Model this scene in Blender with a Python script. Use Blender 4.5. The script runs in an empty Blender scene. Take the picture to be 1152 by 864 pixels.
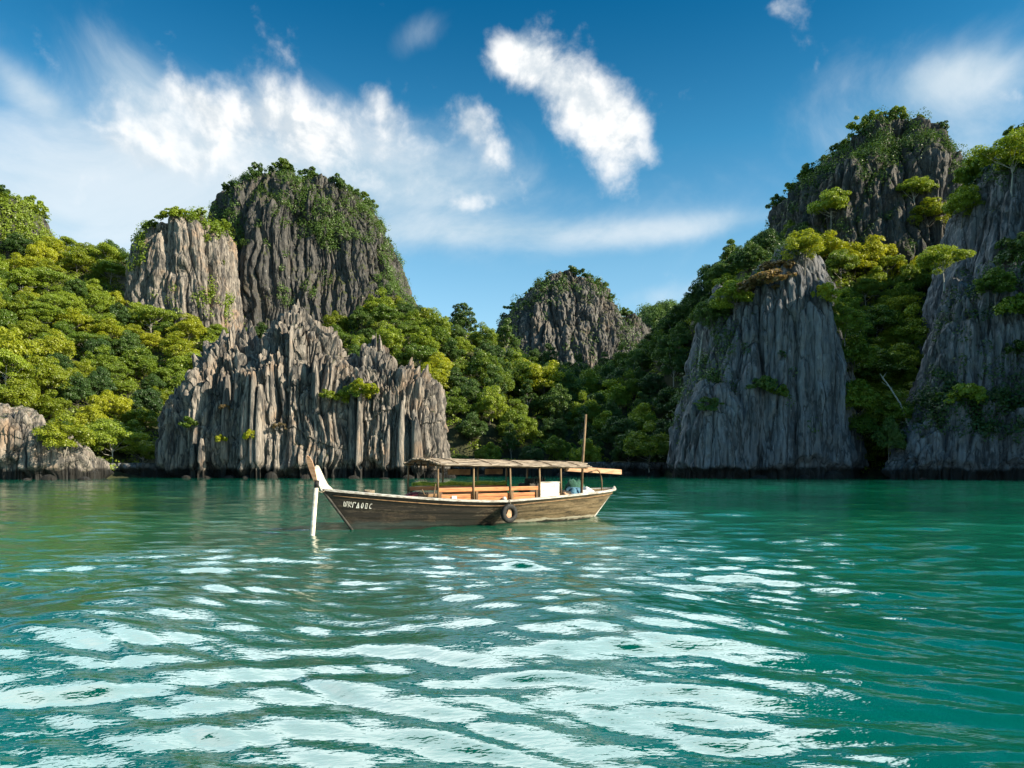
import bpy, bmesh, math, random
import numpy as np
from mathutils import Vector, Matrix

R = math.radians
S = bpy.context.scene
COL = S.collection
rng = np.random.default_rng(7)
random.seed(7)

# ------------------------------------------------------------------ camera
F = 832.0            # focal length in pixels of the 1152 px wide photograph
HZ = 524.0           # horizon row
EYE = 2.0            # eye height above the water
cam_d = bpy.data.cameras.new('camera')
cam = bpy.data.objects.new('camera', cam_d)
COL.objects.link(cam)
cam_d.sensor_width = 36.0
cam_d.lens = 36.0 * F / 1152.0
cam_d.shift_y = (HZ - 432.0) / 1152.0
cam_d.clip_start = 0.1
cam_d.clip_end = 20000
cam.location = (0, 0, EYE)
cam.rotation_euler = (R(90), 0, 0)
S.camera = cam

# ------------------------------------------------------------------ light
SUN_EL = R(30)
SUN_AZ = math.atan2(0.95, -0.31)          # from +Y towards +X: right and a little behind the camera
sun_dir = Vector((math.sin(SUN_AZ) * math.cos(SUN_EL), math.cos(SUN_AZ) * math.cos(SUN_EL), math.sin(SUN_EL)))
sl = bpy.data.lights.new('sun', 'SUN')
sl.energy = 5.0
sl.angle = R(0.53)
sl.color = (1.0, 0.88, 0.68)
so = bpy.data.objects.new('sun', sl)
COL.objects.link(so)
so.rotation_euler = sun_dir.to_track_quat('Z', 'Y').to_euler()
so.location = (60, -40, 80)

vs = S.view_settings
S.display_settings.display_device = 'sRGB'
vs.view_transform = 'Standard'
vs.look = 'None'
vs.exposure = 1.1
vs.gamma = 1.0
vs.use_curve_mapping = False
S.cycles.use_denoising = True
S.cycles.max_bounces = 6
S.cycles.diffuse_bounces = 3
S.cycles.glossy_bounces = 3
S.cycles.transmission_bounces = 3
S.cycles.transparent_max_bounces = 4
S.cycles.sample_clamp_indirect = 6.0


# ------------------------------------------------------------------ node helpers
class NT:
    def __init__(self, tree):
        self.t = tree
        self.n = tree.nodes
        self.l = tree.links

    def new(self, kind, **kw):
        nd = self.n.new(kind)
        for k, v in kw.items():
            setattr(nd, k, v)
        return nd

    def put(self, sock, v):
        if isinstance(v, bpy.types.NodeSocket):
            self.l.new(v, sock)
        elif v is not None:
            sock.default_value = v

    def math(self, op, a, b=None, c=None, clamp=False):
        nd = self.new('ShaderNodeMath', operation=op, use_clamp=clamp)
        self.put(nd.inputs[0], a)
        self.put(nd.inputs[1], b)
        self.put(nd.inputs[2], c)
        return nd.outputs[0]

    def mix(self, fac, a, b, blend='MIX'):
        nd = self.new('ShaderNodeMix', data_type='RGBA', blend_type=blend)
        self.put(nd.inputs[0], fac)
        self.put(nd.inputs[6], a if isinstance(a, bpy.types.NodeSocket) else (*a, 1))
        self.put(nd.inputs[7], b if isinstance(b, bpy.types.NodeSocket) else (*b, 1))
        return nd.outputs[2]

    def noise(self, vec, scale, detail=3, rough=0.55, dist=0.0, color=False):
        nd = self.new('ShaderNodeTexNoise')
        self.put(nd.inputs['Vector'], vec)
        nd.inputs['Scale'].default_value = scale
        nd.inputs['Detail'].default_value = detail
        nd.inputs['Roughness'].default_value = rough
        nd.inputs['Distortion'].default_value = dist
        return nd.outputs['Color' if color else 'Fac']

    def smooth(self, v, lo, hi, a=0.0, b=1.0):
        nd = self.new('ShaderNodeMapRange', interpolation_type='SMOOTHSTEP')
        self.put(nd.inputs[0], v)
        nd.inputs[1].default_value = lo
        nd.inputs[2].default_value = hi
        nd.inputs[3].default_value = a
        nd.inputs[4].default_value = b
        return nd.outputs[0]

    def mapping(self, vec, scale=(1, 1, 1), loc=(0, 0, 0), rot=(0, 0, 0)):
        nd = self.new('ShaderNodeMapping')
        self.put(nd.inputs[0], vec)
        nd.inputs['Scale'].default_value = scale
        nd.inputs['Location'].default_value = loc
        nd.inputs['Rotation'].default_value = rot
        return nd.outputs[0]

    def bump(self, h, strength, dist, normal=None):
        nd = self.new('ShaderNodeBump')
        nd.inputs['Strength'].default_value = strength
        nd.inputs['Distance'].default_value = dist
        self.put(nd.inputs['Height'], h)
        if normal is not None:
            self.put(nd.inputs['Normal'], normal)
        return nd.outputs[0]


def material(name):
    m = bpy.data.materials.new(name)
    m.use_nodes = True
    t = NT(m.node_tree)
    t.n.clear()
    out = t.new('ShaderNodeOutputMaterial')
    return m, t, out


# ------------------------------------------------------------------ world: sky and clouds
w = bpy.data.worlds.new('World')
S.world = w
w.use_nodes = True
T = NT(w.node_tree)
T.n.clear()
wout = T.new('ShaderNodeOutputWorld')
bg = T.new('ShaderNodeBackground')
bg.inputs['Strength'].default_value = 0.075
T.l.new(bg.outputs[0], wout.inputs[0])
sky = T.new('ShaderNodeTexSky', sky_type='NISHITA')
sky.sun_disc = False
sky.sun_elevation = SUN_EL
sky.sun_rotation = SUN_AZ
sky.air_density = 1.0
sky.dust_density = 0.6
sky.ozone_density = 2.0
tc = T.new('ShaderNodeTexCoord')
dvec = tc.outputs['Generated']
sep = T.new('ShaderNodeSeparateXYZ')
T.l.new(dvec, sep.inputs[0])
AZ = T.math('ARCTAN2', sep.outputs[0], sep.outputs[1])
EL = T.math('ARCSINE', sep.outputs[2])
# deeper, more polarised blue high up
tint = T.new('ShaderNodeValToRGB')
T.put(tint.inputs[0], T.smooth(EL, 0.0, 0.62))
cr = tint.color_ramp
cr.elements[0].position = 0.0
cr.elements[0].color = (1.25, 1.34, 1.28, 1)
cr.elements[1].position = 1.0
cr.elements[1].color = (0.012, 0.52, 0.74, 1)
e = cr.elements.new(0.40)
e.color = (0.82, 1.22, 1.20, 1)
e = cr.elements.new(0.72)
e.color = (0.26, 0.90, 1.03, 1)
skyc = T.mix(1.0, sky.outputs[0], tint.outputs[0], 'MULTIPLY')


def ang(px, py):
    a = math.atan2(px - 576, F)
    return a, math.atan2((HZ - py) * math.cos(a), F)


def blob(px, py, hl, hw, rot, amp):
    """gaussian patch of cloud cover round a sky direction; sizes in the same units, rot anticlockwise"""
    a0, e0 = ang(px, py)
    return blob_a(a0, e0, hl / F, hw / F, rot, amp)


def blob_a(a0, e0, hl, hw, rot, amp):
    c, s_ = math.cos(rot), math.sin(rot)
    dx = T.math('SUBTRACT', AZ, a0)
    dy = T.math('SUBTRACT', EL, e0)
    p = T.math('ADD', T.math('MULTIPLY', dx, c / hl), T.math('MULTIPLY', dy, s_ / hl))
    q = T.math('ADD', T.math('MULTIPLY', dx, -s_ / hw), T.math('MULTIPLY', dy, c / hw))
    r2 = T.math('ADD', T.math('MULTIPLY', p, p), T.math('MULTIPLY', q, q))
    g = T.math('EXPONENT', T.math('MULTIPLY', r2, -1.0))
    return T.math('MULTIPLY', g, amp)


def add_all(lst):
    r = lst[0]
    for x in lst[1:]:
        r = T.math('ADD', r, x)
    return r


warp = T.noise(dvec, 5.0, 3, 0.55, 0, color=True)
wv = T.new('ShaderNodeVectorMath', operation='SCALE')
sub = T.new('ShaderNodeVectorMath', operation='SUBTRACT')
T.l.new(warp, sub.inputs[0])
sub.inputs[1].default_value = (0.5, 0.5, 0.5)
T.l.new(sub.outputs[0], wv.inputs[0])
wv.inputs['Scale'].default_value = 0.045
av = T.new('ShaderNodeVectorMath', operation='ADD')
T.l.new(dvec, av.inputs[0])
T.l.new(wv.outputs[0], av.inputs[1])
wd = av.outputs[0]
n_c = T.noise(wd, 13.0, 9, 0.57, 0.1)
n_o = T.noise(T.mapping(wd, (1, 1, 1), (0.016, 0.0, 0.012)), 13.0, 6, 0.58, 0.1)
n_f = T.noise(T.mapping(wd, (1, 1, 1.6), (3.1, 1.7, 0.2)), 4.0, 8, 0.60, 0.6)
# crisp cumulus
crisp = add_all([
    blob(628, 95, 88, 34, -0.58, 0.92), blob(690, 145, 62, 44, -0.55, 0.98), blob(585, 66, 34, 18, -0.4, 0.75),
    blob(520, 128, 34, 24, -0.9, 0.62), blob(560, 172, 60, 26, -0.7, 0.60),
    blob(285, 132, 80, 40, -0.15, 0.80), blob(215, 110, 34, 13, -0.6, 0.55), blob(400, 165, 95, 46, -0.25, 0.78), blob(180, 165, 80, 46, 0.1, 0.74),
    blob(430, 118, 26, 16, -0.8, 0.5), blob(535, 226, 30, 10, 0, 0.5),
    blob(1128, 108, 26, 10, -0.4, 0.62), blob(1150, 55, 20, 12, 0, 0.6),
    blob(878, 6, 38, 14, -0.2, 0.58),
])
den_c = T.smooth(T.math('ADD', crisp, T.math('MULTIPLY', T.math('SUBTRACT', n_c, 0.5), 2.5)), 0.28, 1.22)
soft = add_all([
    blob(250, 215, 330, 66, 0.0, 0.74), blob(300, 160, 170, 50, -0.1, 0.42), blob(520, 200, 150, 55, -0.2, 0.40), blob(60, 260, 260, 60, 0.0, 0.55),
    blob(140, 75, 70, 40, -0.6, 0.46), blob(470, 36, 38, 20, 0.5, 0.44), blob(25, 97, 40, 16, -0.5, 0.42),
    blob(770, 258, 150, 15, 0.06, 0.50), blob(560, 262, 170, 14, 0.03, 0.34), blob(740, 335, 120, 16, 0.05, 0.40),
    blob(1090, 185, 100, 70, 0.2, 0.60), blob(1075, 85, 60, 22, -0.1, 0.50), blob(1000, 120, 220, 60, 0.3, 0.30),
])
den_s = T.smooth(T.math('ADD', soft, T.math('MULTIPLY', T.math('SUBTRACT', n_f, 0.5), 1.2)), 0.16, 1.05, 0.0, 0.82)
# unseen, overbright cloud bank added above the picture to whiten the water reflections
bank_n = T.noise(T.mapping(wd, (1, 1, 1), (7.3, 2.2, 5.0)), 3.2, 7, 0.55, 0.3)
azw = T.math('MULTIPLY', T.smooth(AZ, -1.5, -1.0), T.smooth(AZ, 0.75, 0.30))
bank = T.math('MULTIPLY', T.math('MULTIPLY', T.smooth(EL, 0.565, 0.60), T.smooth(EL, 1.25, 1.0)), azw)
den_b = T.smooth(T.math('ADD', bank, T.math('MULTIPLY', T.math('SUBTRACT', bank_n, 0.55), 0.9)), 0.50, 0.66)

shade = T.smooth(n_f, 0.30, 0.66)
bil = T.smooth(T.math('SUBTRACT', n_c, n_o), -0.13, 0.10)
c_col = T.mix(bil, (4.3, 4.8, 5.2), (6.9, 6.9, 6.8))
s_col = T.mix(shade, (3.6, 4.6, 5.2), (5.3, 5.8, 6.1))
b_col = T.mix(T.smooth(bank_n, 0.35, 0.7), (20, 26.5, 29), (30, 34, 35))
skyc = T.mix(den_s, skyc, s_col)
skyc = T.mix(den_c, skyc, c_col)
skyc = T.mix(den_b, skyc, b_col)
T.l.new(skyc, bg.inputs['Color'])


# ------------------------------------------------------------------ numpy noise
def _h(ix, iy, iz, seed):
    h = (ix.astype(np.int64) * 374761393 + iy.astype(np.int64) * 668265263 + iz.astype(np.int64) * 2147483647 + seed * 974711) & 0xFFFFFFFF
    h = ((h ^ (h >> 13)) * 1274126177) & 0xFFFFFFFF
    h = ((h ^ (h >> 16)) * 2246822519) & 0xFFFFFFFF
    h = h ^ (h >> 15)
    return (h & 0xFFFFFF) / float(0xFFFFFF)


def vnoise(x, y, z, seed=0):
    x, y, z = np.broadcast_arrays(np.asarray(x, float), np.asarray(y, float), np.asarray(z, float))
    xi, yi, zi = np.floor(x), np.floor(y), np.floor(z)
    fx, fy, fz = x - xi, y - yi, z - zi
    fx, fy, fz = [f * f * f * (f * (f * 6 - 15) + 10) for f in (fx, fy, fz)]
    r = 0
    for a in (0, 1):
        wx = fx if a else 1 - fx
        for b in (0, 1):
            wy = fy if b else 1 - fy
            for c in (0, 1):
                wz = fz if c else 1 - fz
                r = r + wx * wy * wz * _h(xi + a, yi + b, zi + c, seed)
    return r * 2 - 1


def fbm(x, y, z, seed=0, oct=4, gain=0.5):
    r, a = 0, 1.0
    for o in range(oct):
        r = r + a * vnoise(np.asarray(x) * 2 ** o, np.asarray(y) * 2 ** o, np.asarray(z) * 2 ** o, seed + o * 17)
        a *= gain
    return r


def sstep(x, a, b):
    t = np.clip((x - a) / (b - a), 0, 1)
    return t * t * (3 - 2 * t)


# ------------------------------------------------------------------ mesh helpers
def np_mesh(name, V, quads=None, tris=None, smooth=True):
    me = bpy.data.meshes.new(name)
    V = np.asarray(V, np.float32)
    me.vertices.add(len(V))
    me.vertices.foreach_set('co', V.ravel())
    li, starts = [], []
    nq = 0 if quads is None else len(quads)
    nt = 0 if tris is None else len(tris)
    if nq:
        li.append(np.asarray(quads, np.int32).ravel())
        starts.append(np.arange(nq) * 4)
    if nt:
        li.append(np.asarray(tris, np.int32).ravel())
        starts.append(nq * 4 + np.arange(nt) * 3)
    li = np.concatenate(li)
    me.loops.add(len(li))
    me.loops.foreach_set('vertex_index', li)
    me.polygons.add(nq + nt)
    me.polygons.foreach_set('loop_start', np.concatenate(starts).astype(np.int32))
    me.polygons.foreach_set('use_smooth', np.full(nq + nt, smooth, bool))
    me.update(calc_edges=True)
    me.validate()
    return me


def link(name, me, mats, parent=None, loc=None):
    o = bpy.data.objects.new(name, me)
    COL.objects.link(o)
    if not isinstance(mats, (list, tuple)):
        mats = [mats]
    if me is not None and not me.materials:
        for m in mats:
            me.materials.append(m)
    if parent is not None:
        o.parent = parent
    if loc is not None:
        o.location = loc
    return o


def tag(o, label=None, cat=None, group=None, kind=None):
    if label:
        o['label'] = label
    if cat:
        o['category'] = cat
    if group:
        o['group'] = group
    if kind:
        o['kind'] = kind
    return o


def empty(name, loc, label=None, cat=None, group=None):
    o = bpy.data.objects.new(name, None)
    COL.objects.link(o)
    o.location = loc
    o.empty_display_size = 0.3
    return tag(o, label, cat, group)


def P(px, py, d):
    """a point of the place seen at (px, py) of the photograph and d metres away"""
    return np.array([(px - 576) * d / F, d, EYE + (HZ - py) * d / F])


# ------------------------------------------------------------------ materials
def rock_material(name, c_lo, c_hi, warm, moss_amt, vs=1.0):
    m, t, out = material(name)
    g = t.new('ShaderNodeNewGeometry')
    pos = g.outputs['Position']
    sp = t.new('ShaderNodeSeparateXYZ')
    t.l.new(pos, sp.inputs[0])
    streak = t.noise(t.mapping(pos, (0.9 * vs, 0.9 * vs, 0.07 * vs)), 1.0, 6, 0.62, 0.4)
    fine = t.noise(t.mapping(pos, (4.0 * vs, 4.0 * vs, 0.55 * vs)), 1.0, 6, 0.65, 0.5)
    patch = t.noise(pos, 0.16 * vs, 5, 0.6, 0.3)
    base = t.mix(t.smooth(t.math('ADD', t.math('MULTIPLY', streak, 0.55), t.math('MULTIPLY', fine, 0.45)), 0.36, 0.62), c_lo, c_hi)
    base = t.mix(t.smooth(patch, 0.50, 0.72, 0, 0.75), base, warm)
    drip = t.noise(t.mapping(pos, (0.55 * vs, 0.55 * vs, 0.035 * vs), (11, 4, 2)), 1.0, 5, 0.7, 0.2)
    base = t.mix(t.smooth(drip, 0.54, 0.64, 0, 0.78), base, (0.036, 0.037, 0.040))
    lich = t.noise(t.mapping(pos, (1.6, 1.6, 0.8), (2, 9, 4)), 1.0, 5, 0.7, 0.3)
    base = t.mix(t.smooth(lich, 0.62, 0.70, 0, 0.6), base, (0.47, 0.45, 0.42))
    # moss and scrub roots on ledges and shoulders
    sn = t.new('ShaderNodeSeparateXYZ')
    t.l.new(g.outputs['Normal'], sn.inputs[0])
    mn = t.noise(pos, 0.35, 5, 0.65, 0.2)
    mo = t.smooth(t.math('ADD', t.math('ADD', sn.outputs[2], t.math('MULTIPLY', mn, 1.1)), moss_amt), 1.0, 1.28)
    base = t.mix(mo, base, t.mix(t.noise(pos, 1.7, 4), (0.022, 0.035, 0.010), (0.075, 0.085, 0.022)))
    # tide mark: black algae at the waterline
    tn = t.math('ADD', sp.outputs[2], t.math('MULTIPLY', t.noise(pos, 0.35, 5, 0.65), 2.2))
    tide = t.smooth(tn, 2.4, 3.0, 1.0, 0.0)
    base = t.mix(tide, base, (0.020, 0.019, 0.017))
    vo = t.new('ShaderNodeTexVoronoi', feature='DISTANCE_TO_EDGE')
    wv_ = t.new('ShaderNodeVectorMath', operation='ADD')
    t.l.new(t.mapping(pos, (0.62 * vs, 0.62 * vs, 0.05 * vs)), wv_.inputs[0])
    t.l.new(t.noise(t.mapping(pos, (1, 1, 0.3)), 0.5, 4, 0.6, 0, color=True), wv_.inputs[1])
    t.l.new(wv_.outputs[0], vo.inputs['Vector'])
    vo.inputs['Scale'].default_value = 1.0
    ck = t.smooth(vo.outputs['Distance'], 0.0, 0.07, 0.8, 0.0)
    base = t.mix(ck, base, (0.035, 0.035, 0.036))
    b = t.new('ShaderNodeBsdfPrincipled')
    t.put(b.inputs['Base Color'], base)
    b.inputs['Roughness'].default_value = 0.85
    b.inputs['Specular IOR Level'].default_value = 0.25
    crack = t.noise(t.mapping(pos, (2.2 * vs, 2.2 * vs, 0.30 * vs), (1, 2, 3)), 1.0, 7, 0.68, 0.6)
    n1 = t.bump(crack, 0.85, 0.55)
    n2 = t.bump(fine, 0.6, 0.22, n1)
    t.put(b.inputs['Normal'], n2)
    t.l.new(b.outputs[0], out.inputs[0])
    return m


ROCK_LIT = rock_material('sunlit_limestone', (0.055, 0.053, 0.052), (0.33, 0.288, 0.245), (0.34, 0.225, 0.145), -0.14)  # warm tan of sunlit faces put into the rock colour
ROCK_GREY = rock_material('grey_limestone', (0.075, 0.08, 0.09), (0.21, 0.215, 0.23), (0.15, 0.145, 0.14), -0.16, 0.75)
ROCK_FAR = rock_material('far_limestone', (0.045, 0.045, 0.046), (0.185, 0.17, 0.155), (0.17, 0.125, 0.085), -0.06, 0.7)
ROCK_MOSS = rock_material('overgrown_limestone', (0.035, 0.037, 0.038), (0.13, 0.12, 0.11), (0.10, 0.08, 0.06), 0.16)


def leaf_material(name, dark, lite, trans=0.35):
    m, t, out = material(name)
    oi = t.new('ShaderNodeObjectInfo')
    g = t.new('ShaderNodeNewGeometry')
    n = t.noise(g.outputs['Position'], 0.55, 3, 0.6)
    n2 = t.noise(g.outputs['Position'], 3.1, 2, 0.6)
    f = t.math('ADD', t.math('MULTIPLY', oi.outputs['Random'], 0.45), t.math('ADD', t.math('MULTIPLY', n, 0.5), t.math('MULTIPLY', n2, 0.35)))
    c = t.mix(t.smooth(f, 0.30, 1.0), dark, lite)
    d = t.new('ShaderNodeBsdfDiffuse')
    t.put(d.inputs[0], c)
    tr = t.new('ShaderNodeBsdfTranslucent')
    t.put(tr.inputs[0], t.mix(1.0, c, (1.25, 1.2, 0.6), 'MULTIPLY'))
    mx = t.new('ShaderNodeMixShader')
    mx.inputs[0].default_value = trans
    t.l.new(d.outputs[0], mx.inputs[1])
    t.l.new(tr.outputs[0], mx.inputs[2])
    gl = t.new('ShaderNodeBsdfGlossy')
    gl.inputs['Roughness'].default_value = 0.45
    gl.inputs[0].default_value = (1, 1, 1, 1)
    m2 = t.new('ShaderNodeMixShader')
    m2.inputs[0].default_value = 0.025
    t.l.new(mx.outputs[0], m2.inputs[1])
    t.l.new(gl.outputs[0], m2.inputs[2])
    t.l.new(m2.outputs[0], out.inputs[0])
    return m


LEAF_DEEP = leaf_material('deep_green_leaves', (0.034, 0.078, 0.019), (0.100, 0.170, 0.032))
LEAF_MID = leaf_material('green_leaves', (0.068, 0.130, 0.013), (0.245, 0.315, 0.024))
LEAF_GOLD = leaf_material('yellow_green_leaves', (0.150, 0.205, 0.013), (0.390, 0.405, 0.022), 0.42)
LEAF_DRY = leaf_material('dry_brown_leaves', (0.12, 0.09, 0.04), (0.26, 0.18, 0.08))


def simple(name, c1, c2, scale=(3, 3, 3), rough=0.8, bump=0.3, dist=0.02, spec=0.3, detail=5):
    m, t, out = material(name)
    tcn = t.new('ShaderNodeTexCoord')
    n = t.noise(t.mapping(tcn.outputs['Object'], scale), 1.0, detail, 0.62, 0.4)
    b = t.new('ShaderNodeBsdfPrincipled')
    t.put(b.inputs['Base Color'], t.mix(t.smooth(n, 0.34, 0.66), c1, c2))
    b.inputs['Roughness'].default_value = rough
    b.inputs['Specular IOR Level'].default_value = spec
    if bump:
        t.put(b.inputs['Normal'], t.bump(n, bump, dist))
    t.l.new(b.outputs[0], out.inputs[0])
    return m


BARK = simple('bark', (0.09, 0.075, 0.06), (0.26, 0.235, 0.20), (4, 4, 0.8))
PALE_BARK = simple('pale_bark', (0.28, 0.26, 0.22), (0.48, 0.45, 0.40), (4, 4, 0.8))

# ------------------------------------------------------------------ water
m, t, out = material('sea_water')
g = t.new('ShaderNodeNewGeometry')
pos = g.outputs['Position']
n1 = t.noise(t.mapping(pos, (1.0, 2.2, 1), (0, 0, 0), (0, 0, 0.15)), 2.6, 4, 0.5, 0.3)
n2 = t.noise(t.mapping(pos, (1.0, 3.0, 1), (5, 3, 0), (0, 0, -0.2)), 9.0, 2, 0.5, 0.2)
n3 = t.noise(t.mapping(pos, (1.0, 2.4, 1), (1, 7, 0), (0, 0, 0.25)), 4.2, 3, 0.5, 0.2)
nb = t.bump(n1, 0.06, 0.10)
nb = t.bump(n3, 0.16, 0.05, nb)
nb = t.bump(n2, 0.14, 0.022, nb)
b = t.new('ShaderNodeBsdfPrincipled')
pn = t.noise(t.mapping(pos, (1, 0.6, 1)), 0.06, 3, 0.5)
t.put(b.inputs['Base Color'], t.mix(t.smooth(pn, 0.3, 0.7), (0.000, 0.056, 0.034), (0.001, 0.100, 0.056)))
b.inputs['Roughness'].default_value = 0.035
b.inputs['IOR'].default_value = 1.95
t.put(b.inputs['Normal'], nb)
t.l.new(b.outputs[0], out.inputs[0])
WATER = m

WAVES = []
wr = np.random.default_rng(21)
for lam, slope, n_, spread in ((5.0, 0.018, 4, 0.4), (2.0, 0.040, 7, 0.40), (0.95, 0.070, 14, 0.40), (0.52, 0.105, 18, 0.45), (0.29, 0.075, 14, 0.6)):
    for k in range(n_):
        l = lam * math.exp(wr.normal() * 0.18)
        a = R(78) + wr.normal() * spread * 0.6
        WAVES.append((2 * math.pi / l * math.cos(a), 2 * math.pi / l * math.sin(a), slope / math.sqrt(n_) * l / (2 * math.pi) * 1.41, wr.uniform(0, 6.28), l))


def wave_z(x, y, r, step):
    z = np.zeros_like(x)
    wx = x + 0.5 * vnoise(x * 0.18, y * 0.18, 0, 3)
    wy = y + 0.5 * vnoise(x * 0.18, y * 0.18, 5, 4)
    gust = 0.95 + 0.4 * fbm(x * 0.05, y * 0.08, 2, 9, 2)
    for kx, ky, a, ph, l in WAVES:
        fade = np.clip((l / np.maximum(step, 1e-3) - 2.0) / 2.0, 0, 1)
        z += a * fade * np.sin(kx * wx + ky * wy + ph)
    # broad swell added, its lobes tilted to mirror the bright clouds; slightly smoother water
    ph_ = (wy + 0.10 * wx - 6.3) / 15.0
    lobe = np.minimum(np.exp(-((x - 0.9) / 2.6) ** 2) + np.exp(-((x + 4.8) / 2.2) ** 2), 1)
    env_ = np.exp(-(np.maximum(y - 7, 0) / 5.5) ** 2) * lobe
    sw = 0.42 * np.sin(2 * np.pi * ph_) * env_ * (0.9 + 0.35 * vnoise(x * 0.22, y * 0.15, 1, 12))
    return z * gust * (1 - 0.10 * env_) + sw


th = np.concatenate([np.linspace(-math.pi, -0.82, 40, endpoint=False), np.linspace(-0.82, 0.82, 1000, endpoint=False), np.linspace(0.82, math.pi, 40)])
rr = np.concatenate([[0.3, 1.0], np.geomspace(2.0, 170, 800), np.geomspace(180, 9000, 16)])
RRr, TT = np.meshgrid(rr, th, indexing='ij')
X, Y = RRr * np.sin(TT), RRr * np.cos(TT)
step = np.gradient(rr)[:, None] * np.ones_like(TT)
Z = wave_z(X, Y, RRr, step)
Vw = np.stack([X, Y, Z], -1).reshape(-1, 3)
nr, nth = len(rr), len(th)
ii, jj = np.meshgrid(np.arange(nr - 1), np.arange(nth - 1), indexing='ij')
q = np.stack([ii * nth + jj, (ii + 1) * nth + jj, (ii + 1) * nth + jj + 1, ii * nth + jj + 1], -1).reshape(-1, 4)
q = q[:, ::-1]
water = link('sea', np_mesh('sea', Vw, q), WATER)
tag(water, kind='structure', label='teal green sea water with gentle ripples')

# ------------------------------------------------------------------ rock lofts
CLOUD = []      # points of everything solid, for the visibility test


def cells(x, y, z, wcell, seed, segh):
    """upright rock columns as cells of the plan: (0..1 outward step of each column, sharpness of rib, cleft)"""
    xs, ys = x / wcell, y / wcell
    x0, y0 = np.floor(xs), np.floor(ys)
    f1 = np.full(xs.shape, 9.0)
    f2 = np.full(xs.shape, 9.0)
    ca, cb = np.zeros_like(xs), np.zeros_like(xs)
    for i in (-1, 0, 1):
        for j in (-1, 0, 1):
            a_, b_ = x0 + i, y0 + j
            d_ = np.hypot(xs - a_ - 0.5 - 0.8 * (_h(a_, b_, a_ * 0, seed) - 0.5), ys - b_ - 0.5 - 0.8 * (_h(a_, b_, a_ * 0 + 1, seed) - 0.5))
            near = d_ < f1
            f2 = np.where(near, f1, np.minimum(f2, d_))
            ca, cb = np.where(near, a_, ca), np.where(near, b_, cb)
            f1 = np.where(near, d_, f1)
    h0 = _h(ca, cb, ca * 0 + 2, seed)
    sg = z / segh + 3.0 * _h(ca, cb, ca * 0 + 3, seed)
    k = np.floor(sg)
    fr = sg - k
    ha, hb = _h(ca, cb, k + 10, seed), _h(ca, cb, k + 11, seed)
    hs = ha + (hb - ha) * sstep(fr, 0.86, 1.0)
    step_ = 0.55 * h0 + 0.45 * hs
    rib = np.clip(1.0 - f1 / 0.75, 0, 1)
    cleft = np.exp(-np.clip(f2 - f1, 0, 9) / 0.10)
    return step_, rib, cleft, h0


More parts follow.
